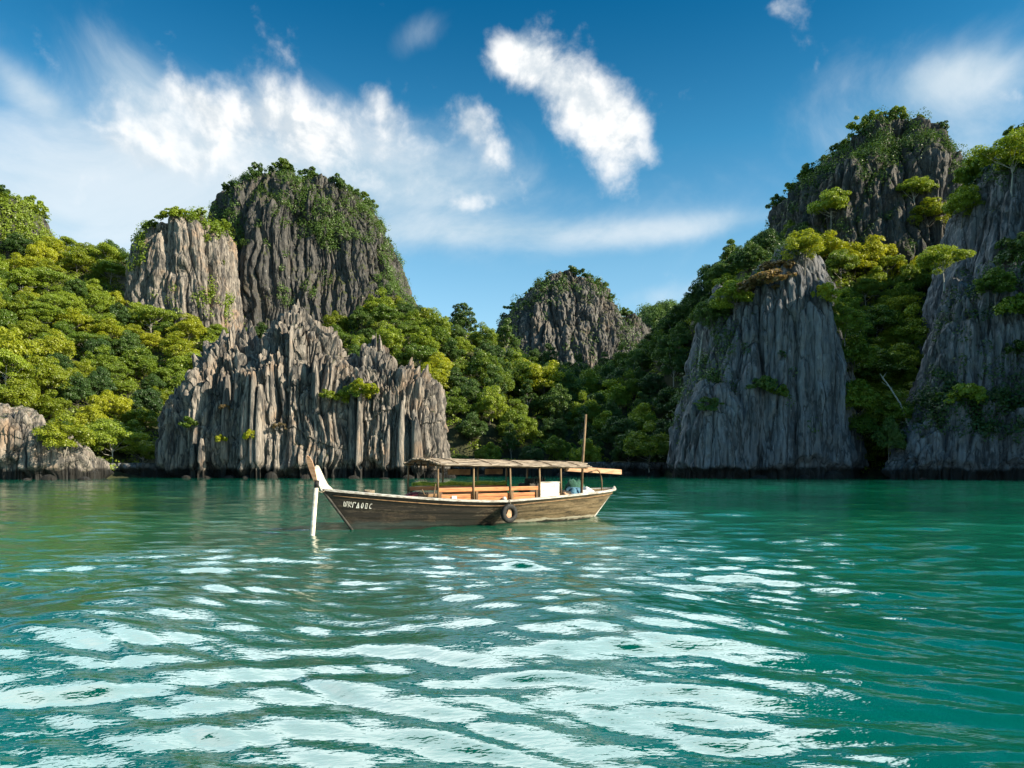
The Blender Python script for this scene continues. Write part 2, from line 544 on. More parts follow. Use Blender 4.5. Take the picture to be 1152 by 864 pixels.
def loft(rows, d, ry, layers, seed, nth=460, nz=260, base=-1.0, box=0.75, rough=0.5, undercut=0.0, jag=1.0, warp=1.0, ryp=0.55, cy=None, ledge=0.0):
    rows = np.array(rows, float)
    z = EYE + (HZ - rows[:, 0]) * d / F
    xl = (rows[:, 1] - 576) * d / F
    xr = (rows[:, 2] - 576) * d / F
    if z[-1] > base:
        z = np.append(z, base)
        xl = np.append(xl, xl[-1])
        xr = np.append(xr, xr[-1])
    hw = (xr - xl) / 2
    # walk along the outline from the top down
    z = np.insert(z, 0, z[0] + 0.02)
    hw = np.insert(hw, 0, 0.02)
    cx = (xl + xr) / 2
    cx = np.insert(cx, 0, cx[0])
    seg = np.hypot(np.diff(z), np.diff(hw))
    s = np.concatenate([[0], np.cumsum(seg)])
    tt = np.linspace(0, s[-1], nz)
    zz, hh, cc = np.interp(tt, s, z), np.interp(tt, s, hw), np.interp(tt, s, cx)
    k = np.ones(7) / 7
    pad = lambda a: np.convolve(np.pad(a, 3, mode='edge'), k, 'valid')
    hh, cc = pad(hh), pad(cc)
    hmax = hh.max()
    # finer sampling on the side towards the water
    f1 = int(nth * 0.74)
    thf = np.concatenate([np.linspace(-0.22, math.pi + 0.22, f1, endpoint=False), np.linspace(math.pi + 0.22, 2 * math.pi - 0.22, nth - f1, endpoint=False)])
    ct, st = np.cos(thf), np.sin(thf)
    ex = np.sign(ct) * np.abs(ct) ** box
    ey = -np.sign(st) * np.abs(st) ** box
    ryz = ry * (hh / hmax) ** ryp
    bx, by = hmax * ex, ry * ey
    du = np.hypot(np.diff(bx, append=bx[:1]), np.diff(by, append=by[:1]))
    L = du.sum()
    u = np.concatenate([[0], np.cumsum(du)[:-1]])
    nx, ny = ex / hmax, ey / ry
    nl = np.hypot(nx, ny)
    nx, ny = nx / nl, ny / nl
    U, ZZ = np.meshgrid(u, zz)
    Xb = cc[:, None] + hh[:, None] * ex[None]
    Yb = (d if cy is None else cy) + ryz[:, None] * ey[None]
    H = zz.max() - max(base, 0)
    zr = ZZ - max(base, 0)
    wob = warp * (2.0 * fbm(U / 14, ZZ / 22, 0, seed + 1, 2) + 0.7 * fbm(U / 4, ZZ / 6, 0, seed + 2, 2))
    Xw = Xb + wob * 0.8
    Yw = Yb + warp * (1.6 * fbm(U / 12, ZZ / 20, 4, seed + 3, 2))
    D = np.zeros_like(U)
    LZ = np.zeros_like(U)
    for i, (wc, amp, lo, hi, keep) in enumerate(layers):
        st_, rib, cl, h0 = cells(Xw, Yw, ZZ, wc, seed + 31 * i, wc * 3.2)
        D += amp * (0.75 * st_ + 0.55 * rib - 0.40 * cl)
        LZ += amp * (1.3 * (h0 - 0.5) + 1.3 * rib - 0.8 * cl)
    rn = 1 - np.abs(fbm(Xw / 1.7, Yw / 1.7, ZZ / 9, seed + 15, 3))
    rn2 = 1 - np.abs(fbm(Xw / 0.8, Yw / 0.8, ZZ / 3.0, seed + 16, 2))
    D += rough * (1.6 * fbm(Xb / 9, Yb / 9, ZZ / 16, seed + 5, 3) + 0.9 * (rn - 0.6) + 0.55 * (rn2 - 0.6) + 0.35 * fbm(Xb / 0.9, Yb / 0.9, ZZ / 1.6, seed + 7, 2))
    if ledge:
        lz = ZZ + 2.5 * fbm(U / 9, ZZ * 0, 3, seed + 12, 2)
        D += ledge * (0.5 - np.mod(lz / 7.5 + 0.4 * vnoise(U / 13, 0, 0, seed + 13), 1.0))
    tot = sum(l[1] for l in layers) * 0.45
    sc = np.clip(hh / 4.0, 0.05, 1)[:, None]
    D = (D - tot) * sc
    ds = np.gradient(tt)
    flat = np.clip(np.abs(np.gradient(hh)) / np.maximum(ds, 1e-6), 0, 1)[:, None]
    if undercut:
        D -= undercut * sstep(-(ZZ + 1.1 * fbm(U / 4, 0, 0, seed + 9, 3)), -2.6, -1.2)
    Xd, Yd = Xb + nx[None] * D, Yb + ny[None] * D
    Zd = ZZ + jag * (0.12 + 0.88 * flat) * sstep(ZZ, 1.5, 7) * (0.9 * (LZ - tot * 0.6) + 0.6 * fbm(Xd / 1.5, Yd / 1.5, 0, seed + 8, 2))
    V = np.stack([Xd, Yd, Zd], -1).reshape(-1, 3)
    a, b2 = np.meshgrid(np.arange(nz - 1), np.arange(nth), indexing='ij')
    b3 = (b2 + 1) % nth
    Q = np.stack([a * nth + b2, a * nth + b3, (a + 1) * nth + b3, (a + 1) * nth + b2], -1).reshape(-1, 4)
    return V, Q


def join(parts):
    Vs, Qs, o = [], [], 0
    for V, Q in parts:
        Vs.append(V)
        Qs.append(Q + o)
        o += len(V)
    return np.concatenate(Vs), np.concatenate(Qs)


ROCKS = {}


def rock(name, parts, mat, label):
    V, Q = join(parts)
    me = np_mesh(name, V, Q, smooth=False)
    o = link(name, me, mat)
    tag(o, label=label, kind='structure')
    CLOUD.append(V)
    # per-vertex normals for planting shrubs
    n = np.zeros((len(V), 3), np.float32)
    me.vertex_normals.foreach_get('vector', n.ravel())
    ROCKS[label] = (V, n)
    return V, n


big = lambda a: [(9.0, 2.6 * a, 0.45, 1.1, 0.9), (3.6, 1.7 * a, 0.25, 1.1, 0.95), (1.5, 0.85 * a, 0.15, 1.1, 0.95)]

# left peak
rkD = rock('rock_peak', [
    loft([(226, 282, 392), (229, 268, 400), (238, 258, 408), (252, 252, 418), (272, 250, 434), (294, 250, 446), (315, 250, 452), (340, 250, 458), (370, 245, 470), (440, 240, 500)],
         240, 30, big(1.05), 101, nth=560, nz=300, base=8, rough=0.75, jag=0.55),
    loft([(228, 296, 314), (238, 288, 328), (262, 282, 332), (300, 276, 336), (400, 270, 340)], 218, 9, [(3.0, 1.6, 0.3, 1.1, 1), (1.2, 0.7, 0.2, 1.1, 1)], 102, nth=240, nz=200, base=8, rough=0.5),
    loft([(322, 385, 425), (332, 375, 445), (350, 365, 465), (385, 355, 485), (440, 350, 500)], 226, 14, big(0.8), 103, nth=300, nz=160, base=8, rough=0.7),
], ROCK_MOSS, 'tall dark overgrown rock peak at the left')
# upper left cliff band
rkC = rock('rock_cliff', [
    loft([(262, 192, 246), (268, 172, 256), (285, 160, 260), (320, 157, 262), (370, 152, 266), (420, 150, 270)], 204, 14, big(0.85), 111, nth=420, nz=200, base=8, rough=0.5, jag=0.8),
    loft([(296, 108, 136), (310, 102, 142), (350, 100, 146), (380, 98, 150)], 214, 8, big(0.6), 112, nth=220, nz=120, base=8, rough=0.5),
], ROCK_LIT, 'fluted cliff band below the left peak')
rkL = rock('rock_cliff', [
    loft([(232, -30, 14), (245, -60, 34), (262, -80, 46), (290, -90, 52), (340, -100, 58), (390, -110, 60)], 212, 16, big(0.8), 121, nth=320, nz=180, base=8, rough=0.6),
], ROCK_MOSS, 'dark cliff top at the left edge')
# low cliff at the left edge of the water
rkA = rock('rock_cliff', [
    loft([(tp, x0 + 0.30 * (x1 - x0), x0 + 0.62 * (x1 - x0)), (tp + 5, x0 + 0.16 * (x1 - x0), x0 + 0.80 * (x1 - x0)), (tp + 16, x0 + 0.06 * (x1 - x0), x0 + 0.94 * (x1 - x0)), (531, x0, x1)],
         d_, ry_, [(2.6, 1.0, 0.4, 1.1, 1), (1.1, 0.7, 0.2, 1.1, 1)], 131 + 900 + k_, nth=260, nz=110, undercut=1.3, rough=0.40, jag=0.8, ledge=0.2, ryp=0.3, warp=0.6)
    for k_, (x0, x1, tp, d_, ry_) in enumerate([(-190, -20, 452, 112, 8), (-70, 34, 458, 111, 6), (2, 58, 474, 110, 5), (36, 84, 490, 111, 5), (62, 104, 503, 112, 4.5), (84, 118, 514, 113, 4)])
], ROCK_LIT, 'low pale cliff at the left edge of the shore')

# fluted promontory
prom = [
    loft([(390, 268, 278), (402, 252, 294), (413, 242, 302), (428, 224, 318), (450, 213, 330), (478, 198, 345), (505, 192, 355), (530, 190, 360)], 131, 10,
         [(4.6, 1.8, 0.45, 1.1, 1), (1.8, 1.25, 0.2, 1.1, 1), (0.8, 0.75, 0.15, 1.1, 1)], 141, nth=560, nz=260, undercut=1.4, rough=0.55, ledge=0.35, jag=1.4),
    loft([(360, 335, 343), (371, 326, 352), (384, 308, 364), (399, 298, 376), (416, 286, 392), (440, 268, 418), (480, 258, 440), (530, 250, 450)], 130, 12,
         [(4.6, 1.8, 0.45, 1.1, 1), (1.8, 1.25, 0.2, 1.1, 1), (0.8, 0.75, 0.15, 1.1, 1)], 142, nth=620, nz=300, undercut=1.4, rough=0.55, ledge=0.35, jag=1.1),
    loft([(395, 421, 428), (408, 410, 436), (425, 398, 446), (438, 385, 478), (450, 378, 490), (475, 372, 495), (500, 368, 498), (530, 362, 500)], 128, 9,
         [(4.6, 1.8, 0.45, 1.1, 1), (1.8, 1.25, 0.2, 1.1, 1), (0.8, 0.75, 0.15, 1.1, 1)], 143, nth=560, nz=240, undercut=1.4, rough=0.55, ledge=0.35, jag=1.2),
]
pr = np.random.default_rng(5)
env = [(196, 470), (215, 440), (240, 405), (275, 380), (300, 385), (340, 352), (365, 385), (400, 415), (425, 400), (450, 435), (490, 450)]
for k in range(46):
    px = pr.uniform(200, 492)
    top = np.interp(px, [e_[0] for e_ in env], [e_[1] for e_ in env]) + pr.uniform(4, 75)
    if top > 505:
        continue
    wpx = pr.uniform(3.5, 9) * (0.6 + (530 - top) / 160)
    d_ = pr.uniform(117.5, 126) + 3 * (top < 400)
    hgt = 530 - top
    lean = pr.normal() * 3
    prom.append(loft([(top, px + lean - 0.5, px + lean + 0.7), (top + hgt * 0.06, px + lean - wpx * .25, px + lean + wpx * .25), (top + hgt * 0.3, px + lean * .6 - wpx * .5, px + lean * .6 + wpx * .5), (530, px - wpx * 0.8, px + wpx * 0.8)],
                     d_, pr.uniform(1.2, 2.6), [(1.6, 0.5, 0.3, 1.1, 1), (0.7, 0.3, 0.3, 1.1, 1)], 200 + k, nth=64, nz=90, undercut=0.9, rough=0.22, jag=0.5, warp=0.4))
rkP = rock('rock_promontory', prom, ROCK_LIT, 'fluted grey promontory behind the boat')

# rocks at the foot of the middle forest
mid = []
mid.append(loft([(520, 490, 770), (526, 480, 780), (534, 478, 784)], 149, 4, [(3.0, 1.0, 0.6, 1.1, 1), (1.2, 0.6, 0.4, 1.1, 1)], 330, nth=460, nz=40, undercut=0.9, rough=0.4, jag=0.6))
mid.append(loft([(521, 90, 230), (527, 84, 236), (535, 80, 240)], 128, 4, [(3.0, 1.0, 0.6, 1.1, 1), (1.2, 0.6, 0.4, 1.1, 1)], 331, nth=300, nz=40, undercut=0.9, rough=0.4, jag=0.6))
rkM = rock('rock_shore', mid, ROCK_GREY, 'low grey rocks at the foot of the middle forest')

# central far peak
rkG = rock('rock_peak', [
    loft([(322, 622, 650), (324, 612, 660), (330, 602, 670), (340, 592, 680), (352, 582, 688), (366, 570, 695), (382, 563, 706), (410, 552, 722), (450, 545, 735)], 390, 46,
         [(10, 2.6, 0.5, 1.1, 1), (4.0, 2.0, 0.3, 1.1, 1), (1.9, 1.1, 0.2, 1.1, 1)], 151, nth=600, nz=280, base=8, rough=0.7, jag=0.6),
    loft([(364, 698, 714), (369, 688, 722), (382, 678, 728), (410, 670, 734)], 400, 24, [(6, 2.4, 0.4, 1.1, 1), (2.4, 1.4, 0.2, 1.1, 1)], 152, nth=240, nz=140, base=8, rough=0.8),
], ROCK_FAR, 'domed fluted peak in the middle distance')
rkF = rock('hill', [
    loft([(352, 735, 748), (358, 722, 758), (370, 710, 768), (410, 690, 790)], 560, 40, [(12, 3, 0.4, 1.1, 1)], 161, nth=160, nz=80, base=2, rough=1.4),
], ROCK_MOSS, 'small far hill between the middle peak and the right mountain')

# right mountain: rear summit
rkI = rock('rock_peak', [
    loft([(162, 974, 992), (167, 962, 1002), (178, 944, 1018), (196, 924, 1036), (216, 904, 1050), (234, 886, 1062), (258, 876, 1068), (290, 868, 1074), (340, 860, 1080), (420, 855, 1085)], 205, 30,
         [(11, 3.2, 0.5, 1.1, 1), (4.5, 2.0, 0.3, 1.1, 1), (1.8, 0.9, 0.2, 1.1, 1)], 171, nth=560, nz=300, base=8, rough=0.7, jag=0.6),
], ROCK_MOSS, 'summit of the right mountain')
# right front cliff beside the gully
rkJ = rock('rock_cliff', [
    loft([(292, 884, 900), (302, 872, 910), (330, 842, 918), (345, 812, 922), (365, 800, 926), (400, 788, 934), (440, 775, 942), (480, 764, 948), (530, 756, 953)], 134, 14,
         [(8.0, 1.8, 0.6, 1.15, 1), (3.4, 1.5, 0.35, 1.15, 0.9), (1.4, 0.75, 0.25, 1.1, 0.9)], 181, nth=620, nz=320, warp=0.35, undercut=1.3, rough=0.55, jag=1.0, box=0.85),
    loft([(282, 890, 899), (290, 880, 908), (320, 868, 920), (360, 850, 930), (420, 842, 940), (530, 838, 948)], 127, 8,
         [(4.0, 1.3, 0.6, 1.15, 1), (1.7, 0.7, 0.35, 1.15, 0.9)], 182, nth=360, nz=280, warp=0.35, undercut=1.3, rough=0.45, jag=1.2),
    loft([(430, 792, 800), (440, 782, 816), (470, 770, 830), (530, 758, 842)], 124, 6,
         [(4.0, 1.0, 0.6, 1.15, 1), (1.7, 0.6, 0.35, 1.15, 0.9)], 183, nth=300, nz=180, warp=0.35, undercut=1.3, rough=0.45, jag=1.2),
], ROCK_GREY, 'smooth grey cliff left of the green gully')
# right edge cliff
rkK = rock('rock_cliff', [
    loft([(118, 1236, 1310), (140, 1195, 1340), (165, 1150, 1350), (180, 1130, 1354), (200, 1108, 1356), (225, 1092, 1360), (260, 1080, 1366), (320, 1070, 1372), (400, 1062, 1380), (460, 1052, 1390), (530, 1040, 1400)], 140, 20,  # stretch out of view on the right made high to shade the neighbouring cliff
         [(9.0, 2.2, 0.6, 1.15, 1), (3.6, 1.3, 0.35, 1.15, 0.9), (1.5, 0.55, 0.25, 1.1, 0.9)], 191, nth=620, nz=320, warp=0.35, undercut=1.3, rough=0.7, jag=1.0, box=0.85),
    loft([(322, 1098, 1190), (332, 1080, 1210), (350, 1064, 1216), (400, 1048, 1224), (440, 1038, 1230), (470, 1026, 1236), (530, 1012, 1240)], 122, 10,
         [(6.0, 1.6, 0.5, 1.15, 1), (2.6, 1.0, 0.35, 1.15, 0.9), (1.2, 0.5, 0.25, 1.1, 0.9)], 192, nth=560, nz=260, warp=0.35, undercut=1.3, rough=0.8, jag=1.3, box=0.85),
    loft([(462, 1075, 1190), (470, 1055, 1230), (490, 1030, 1240), (530, 1002, 1250)], 115, 7,
         [(5.0, 1.4, 0.5, 1.15, 1), (2.2, 0.8, 0.35, 1.15, 0.9), (1.0, 0.4, 0.25, 1.1, 0.9)], 193, nth=480, nz=140, warp=0.35, undercut=1.3, rough=0.6, jag=1.0, box=0.85),
], ROCK_GREY, 'grey cliff at the right edge')

rkH = rock('shade_headland', [  # unseen rock, added to block the sun from the right cliffs
    loft([(524 - F * 58 / 100, 1400, 1560), (524 - F * 52 / 100, 1360, 1620), (524 - F * 36 / 100, 1310, 1680), (530, 1270, 1720)], 100, 15,
         [(7.0, 2.0, 0.6, 1.15, 1), (2.6, 1.0, 0.35, 1.15, 0.9)], 195, nth=240, nz=160, undercut=1.2, rough=0.8, box=0.85),
], ROCK_GREY, 'unseen headland added beyond the right edge to shade the cliffs')

# ------------------------------------------------------------------ forest floor (one terrain sheet through control points)
CAN = 4.5
ctl = [
    # left slope
    (-220, 534, 122), (-140, 500, 118), (-60, 470, 119), (0, 478, 119), (60, 505, 120), (120, 528, 122), (190, 530, 130), (250, 530, 140),
    (-100, 380, 145), (0, 405, 140), (60, 410, 143), (120, 440, 140), (200, 450, 150), (250, 440, 165),
    (-100, 300, 180), (0, 330, 172), (60, 335, 178), (130, 360, 180), (205, 368, 184), (165, 352, 186), (245, 372, 186), (268, 400, 195),
    (-140, 240, 215), (0, 258, 215), (60, 280, 228), (100, 284, 232), (150, 286, 238),
    # behind the promontory, up to the left peak
    (330, 430, 150), (380, 430, 146), (430, 440, 143), (490, 455, 142), (300, 400, 180), (380, 385, 185), (440, 375, 190), (390, 350, 208), (450, 345, 212), (500, 355, 218), (540, 362, 222),
    (500, 400, 185), (560, 430, 175), (560, 380, 215), (300, 360, 220),
    # middle saddle
    (500, 510, 149), (560, 510, 150), (620, 512, 151), (680, 515, 151), (740, 518, 147), (530, 465, 160), (590, 455, 170), (640, 465, 172), (620, 424, 195), (650, 432, 205), (600, 415, 195), (690, 470, 168),
    # right slope
    (780, 500, 150), (720, 440, 178), (690, 428, 200), (740, 378, 200), (770, 350, 202), (800, 325, 204), (840, 280, 206), (780, 420, 170), (800, 345, 170), (835, 305, 166), (862, 280, 178), (870, 330, 160), (850, 400, 158),
    # gully
    (965, 528, 126), (985, 490, 130), (1000, 450, 136), (960, 430, 144), (1010, 410, 146), (980, 370, 155), (1040, 350, 158), (940, 320, 165), (1000, 310, 170), (1060, 300, 172), (1060, 235, 190), (1095, 228, 185), (1010, 260, 184),
    (1100, 240, 165), (1180, 190, 170), (1260, 170, 175),
]
pts = []
for px, py, d in ctl:
    p = P(px, py, d)
    pts.append((p[0], p[1], max(p[2] - CAN, 0.2)))
for X_ in (-260, -180, -100, -40, 0, 40, 80):
    pts.append((X_, 108 if X_ < -80 else 112, -6))
for X_ in (-10, 20):
    pts.append((X_, 142, -3))
for X_ in (-260, -180, -100, -40, 20, 80, 140, 220):
    pts.append((X_, 300, 12))
    pts.append((X_, 340, 2))
pts += [(250, 200, 45), (250, 140, 20), (-260, 160, 45)]
pts = np.array(pts)


def tps_fit(p, lam=6.0):
    n = len(p)
    d2 = ((p[:, None, :2] - p[None, :, :2]) / 100.0) ** 2
    r2 = d2.sum(-1)
    K = np.where(r2 > 0, 0.5 * r2 * np.log(np.maximum(r2, 1e-12)), 0) + np.eye(n) * lam * 1e-4
    Pm = np.c_[np.ones(n), p[:, :2] / 100.0]
    A = np.block([[K, Pm], [Pm.T, np.zeros((3, 3))]])
    return np.linalg.solve(A, np.r_[p[:, 2], 0, 0, 0])


TW = tps_fit(pts)


def ground(x, y):
    sh = np.shape(x)
    x, y = np.ravel(x) / 100.0, np.ravel(y) / 100.0
    r = np.full(len(x), TW[-3]) + TW[-2] * x + TW[-1] * y
    for (qx, qy, _), w_ in zip(pts, TW[:-3]):
        r2 = (x - qx / 100) ** 2 + (y - qy / 100) ** 2
        r += w_ * np.where(r2 > 0, 0.5 * r2 * np.log(np.maximum(r2, 1e-12)), 0)
    z = r + 1.2 * fbm(x * 100 / 11, y * 100 / 11, 0, 77, 3)
    fx = 576 + F * x / np.maximum(y, 0.01)
    sh_y = np.interp(fx, [-200, 185, 200, 495, 505, 745, 755, 950, 958, 1002, 1010, 1400], [117, 119, 131, 131, 147, 147, 135, 135, 122, 122, 131, 131])
    z = np.where(y * 100 < sh_y + 3, np.minimum(z, -4 + 4.5 * np.clip((y * 100 - sh_y) / 3, 0, 1)), z)
    return z.reshape(sh)


gx, gy = np.arange(-240, 241, 1.6), np.arange(104, 345, 1.6)
GX, GY = np.meshgrid(gx, gy)
GZ = np.maximum(ground(GX, GY), -4)
nY, nX = GX.shape
a, b2 = np.meshgrid(np.arange(nY - 1), np.arange(nX - 1), indexing='ij')
Q = np.stack([a * nX + b2, a * nX + b2 + 1, (a + 1) * nX + b2 + 1, (a + 1) * nX + b2], -1).reshape(-1, 4)
VG = np.stack([GX, GY, GZ], -1).reshape(-1, 3)
Q = Q[(VG[Q][:, :, 2] > -3.5).any(1)]
SOIL = simple('forest_floor', (0.018, 0.022, 0.010), (0.060, 0.062, 0.026), (0.4, 0.4, 0.4), 0.95, 0.6, 0.3)
gme = np_mesh('hillside', VG, Q)
tag(link('hillside', gme, SOIL), label='forested hillside between the cliffs', kind='structure')
CLOUD.append(VG[VG[:, 2] > 0])

# depth buffer of everything solid, as the photograph sees it (only to skip plants nobody could see)
DW, DH, DS = 384, 288, 3.0
depth = np.full(DW * DH, 1e9)
for V in CLOUD:
    px = (576 + F * V[:, 0] / V[:, 1]) / DS
    py = (HZ - F * (V[:, 2] - EYE) / V[:, 1]) / DS
    ok = (px >= 0) & (px < DW) & (py >= 0) & (py < DH)
    np.minimum.at(depth, (py[ok].astype(int) * DW + px[ok].astype(int)), V[ok, 1])
depth = depth.reshape(DH, DW)


def pix(p):
    return 576 + F * p[..., 0] / p[..., 1], HZ - F * (p[..., 2] - EYE) / p[..., 1]


def seen(p, slack=5.0, margin=25):
    px, py = pix(p)
    ix, iy = np.clip(px / DS, 0, DW - 1).astype(int), np.clip(py / DS, 0, DH - 1).astype(int)
    return (px > -margin) & (px < 1152 + margin) & (p[..., 1] < depth[iy, ix] + slack)


# ------------------------------------------------------------------ leaves, shrubs and trees
def leaf_quads(C, N, size, r, aspect=0.62):
    n = len(C)
    N = N + r.normal(size=(n, 3)) * 0.55
    N /= np.linalg.norm(N, axis=1, keepdims=True) + 1e-9
    t_ = np.cross(N, r.normal(size=(n, 3)))
    t_ /= np.linalg.norm(t_, axis=1, keepdims=True) + 1e-9
    b_ = np.cross(N, t_)
    s_ = (size * r.uniform(0.6, 1.35, n))[:, None]
    A, B = t_ * s_ * 0.5, b_ * s_ * 0.5 * aspect
    V = np.stack([C - A, C - B + A * 0.1, C + A, C + B + A * 0.1], 1).reshape(-1, 3)
    return V, np.arange(n * 4).reshape(-1, 4)


def crown_mesh(name, seed, rad, h0, h1, pads, per, leaf, flat=0.85, dome=0.6, up=0.5):
    """pads of leaves round the ends of the limbs"""
    r = np.random.default_rng(seed)
    Cs, Ns, pc = [], [], []
    for k in range(pads):
        a = r.uniform(0, 2 * math.pi)
        q_ = math.sqrt(r.uniform(0.0, 1.0))
        f = r.uniform(0, 1)
        zmax = h1 - (h1 - h0) * dome * q_ ** 2
        z = h0 + (zmax - h0) * (f ** 0.55)
        rr_ = rad * q_ * (0.75 + 0.4 * r.uniform())
        c = np.array([rr_ * math.cos(a), rr_ * math.sin(a), z])
        pr_ = rad * r.uniform(0.16, 0.36)
        n_ = int(1.9 * per * (pr_ / (rad * 0.3)) ** 2)
        v = r.normal(size=(n_, 3))
        v[:, 2] = np.abs(v[:, 2]) * 1.2 - 0.5
        v /= np.linalg.norm(v, axis=1, keepdims=True)
        rad_ = r.uniform(0.55, 1.08, n_) ** 0.7
        Cs.append(c + v * rad_[:, None] * pr_ * np.array([1, 1, flat]) * r.uniform(0.8, 1.2, 3))
        nn = v * 0.8 + np.array([0, 0, up])
        Ns.append(nn)
        pc.append((c, pr_))
    V, Q = leaf_quads(np.concatenate(Cs), np.concatenate(Ns), leaf, r)
    return np_mesh(name, V, Q, smooth=False), pc


def tube(path, radii, sides=7):
    path = [Vector(p) for p in path]
    V, Q = [], []
    for i, p in enumerate(path):
        tdir = (path[min(i + 1, len(path) - 1)] - path[max(i - 1, 0)]).normalized()
        ref = Vector((0, 0, 1)) if abs(tdir.z) < 0.9 else Vector((1, 0, 0))
        x = tdir.cross(ref).normalized()
        y = tdir.cross(x)
        for k in range(sides):
            a_ = 2 * math.pi * k / sides
            V.append(p + (x * math.cos(a_) + y * math.sin(a_)) * radii[i])
    for i in range(len(path) - 1):
        for k in range(sides):
            k2 = (k + 1) % sides
            Q.append((i * sides + k, i * sides + k2, (i + 1) * sides + k2, (i + 1) * sides + k))
    return np.array([tuple(v) for v in V]), np.array(Q)


def trunk_mesh(name, seed, pc, h0, base_r):
    r = np.random.default_rng(seed)
    parts = []
    lean = r.normal(size=2) * 0.25
    top = Vector((lean[0], lean[1], h0 + 0.9))
    path = [Vector((0, 0, -1.2)), Vector((0.05, 0, 0)), Vector((lean[0] * .5, lean[1] * .4, h0 * 0.55)), top]
    parts.append(tube(path, [base_r * 1.5, base_r, base_r * 0.75, base_r * 0.5]))
    idx = r.permutation(len(pc))[:11]
    for i in idx:
        c, pr_ = pc[i]
        st = path[2].lerp(top, r.uniform(0, 1))
        end = Vector(c)
        midp = st.lerp(end, 0.5) + Vector((0, 0, -0.25)) + Vector(r.normal(size=3) * 0.15)
        parts.append(tube([st, midp, end], [base_r * 0.42, base_r * 0.28, base_r * 0.1], 5))
    V, Q = join(parts)
    return np_mesh(name, V, Q)


PROTO = {}


def proto(kind, i, seed, rad, h0, h1, pads, per, leaf, mat, bark=BARK, **kw):
    cm, pc = crown_mesh('crown', seed, rad, h0, h1, pads, per, leaf, **kw)
    cm.materials.append(mat)
    tm = trunk_mesh('trunk', seed + 1, pc, h0, 0.05 + 0.03 * (h1 / 4))
    tm.materials.append(bark)
    PROTO.setdefault(kind, []).append((cm, tm))


for i in range(4):
    proto('round', i, 900 + 10 * i, 3.1, 1.6, 7.4, 62, 130, 0.29, LEAF_DEEP)
    proto('green', i, 940 + 10 * i, 3.2, 1.4, 7.0, 60, 125, 0.29, LEAF_MID)
for i in range(3):
    proto('flat', i, 1000 + 10 * i, 3.8, 2.8, 6.8, 48, 130, 0.29, LEAF_MID, flat=0.55, dome=0.5, bark=PALE_BARK)
    proto('gold', i, 1040 + 10 * i, 3.3, 1.8, 7.0, 54, 120, 0.29, LEAF_GOLD, flat=0.75)
    proto('tall', i, 1080 + 10 * i, 2.3, 2.2, 9.6, 54, 110, 0.29, LEAF_DEEP, dome=0.75, bark=PALE_BARK)
for i in range(3):
    cm, pc = crown_mesh('shrub', 1200 + i, 1.5, -0.3, 1.7, 22, 80, 0.24, flat=0.8)
    cm.materials.append(LEAF_DEEP)
    PROTO.setdefault('shrub', []).append(cm)
    cm, pc = crown_mesh('shrub', 1210 + i, 1.5, -0.3, 1.7, 22, 80, 0.24, flat=0.8)
    cm.materials.append(LEAF_MID)
    PROTO.setdefault('shrub_green', []).append(cm)
    cm, pc = crown_mesh('shrub', 1220 + i, 1.5, -0.3, 1.7, 22, 80, 0.24, flat=0.8)
    cm.materials.append(LEAF_GOLD)
    PROTO.setdefault('shrub_gold', []).append(cm)
cm, pc = crown_mesh('shrub', 1250, 1.9, 0.0, 1.3, 16, 70, 0.30, flat=0.5)
cm.materials.append(LEAF_DRY)
PROTO['shrub_dry'] = [cm]

tr = random.Random(11)
KNAME = {'round': 'broadleaf_tree', 'green': 'broadleaf_tree', 'flat': 'flat_crowned_tree', 'gold': 'yellow_green_tree', 'tall': 'tall_tree'}
KCAT = 'tree'


def plant(kind, p, s, label, group=None, sz=None):
    cm, tm = tr.choice(PROTO[kind])
    o = empty(KNAME[kind], tuple(p), label, KCAT, group)
    o.rotation_euler = (tr.uniform(-.06, .06), tr.uniform(-.06, .06), tr.uniform(0, 6.28))
    o.scale = (s * tr.uniform(0.9, 1.15), s * tr.uniform(0.9, 1.15), (sz or s) * tr.uniform(0.85, 1.15))
    for nm, me in (('trunk', tm), ('crown', cm)):
        c = bpy.data.objects.new(nm, me)
        COL.objects.link(c)
        c.parent = o
    return o


def shrub(kind, p, s, label, group=None):
    me = tr.choice(PROTO[kind])
    o = bpy.data.objects.new('shrub', me)
    COL.objects.link(o)
    o.location = tuple(p)
    o.scale = (s * tr.uniform(.8, 1.2), s * tr.uniform(.8, 1.2), s * tr.uniform(.8, 1.25))
    o.rotation_euler = (tr.uniform(-.25, .25), tr.uniform(-.25, .25), tr.uniform(0, 6.28))
    return tag(o, label, 'shrub', group)


# candidate places on the hillside, evenly by surface area
v4 = VG[Q]
cen = v4.mean(1)
area = 0.5 * np.linalg.norm(np.cross(v4[:, 2] - v4[:, 0], v4[:, 3] - v4[:, 1]), axis=1)
ok = (cen[:, 2] > 0.3) & seen(cen + np.array([0, 0, 5.0]), 8)
cen, area = cen[ok], area[ok]
pick = rng.choice(len(cen), 9000, p=area / area.sum())
cand = cen[pick] + np.c_[rng.uniform(-.8, .8, 9000), rng.uniform(-.8, .8, 9000), np.zeros(9000)]
cand[:, 2] = ground(cand[:, 0], cand[:, 1])
chosen = []
for c in cand:
    sp_ = 4.6 if c[1] < 150 else (5.4 if c[1] < 190 else 6.2)
    if all((c[0] - o[0]) ** 2 + (c[1] - o[1]) ** 2 + 0.6 * (c[2] - o[2]) ** 2 > sp_ ** 2 for o in chosen):
        chosen.append(c)
print('tree places', len(chosen))


def region(px, py, y):
    if px < 275:
        return 'left'
    if px < 505:
        return 'behind'
    if px < 690:
        return 'middle'
    if px < 930:
        return 'right'
    return 'gully'


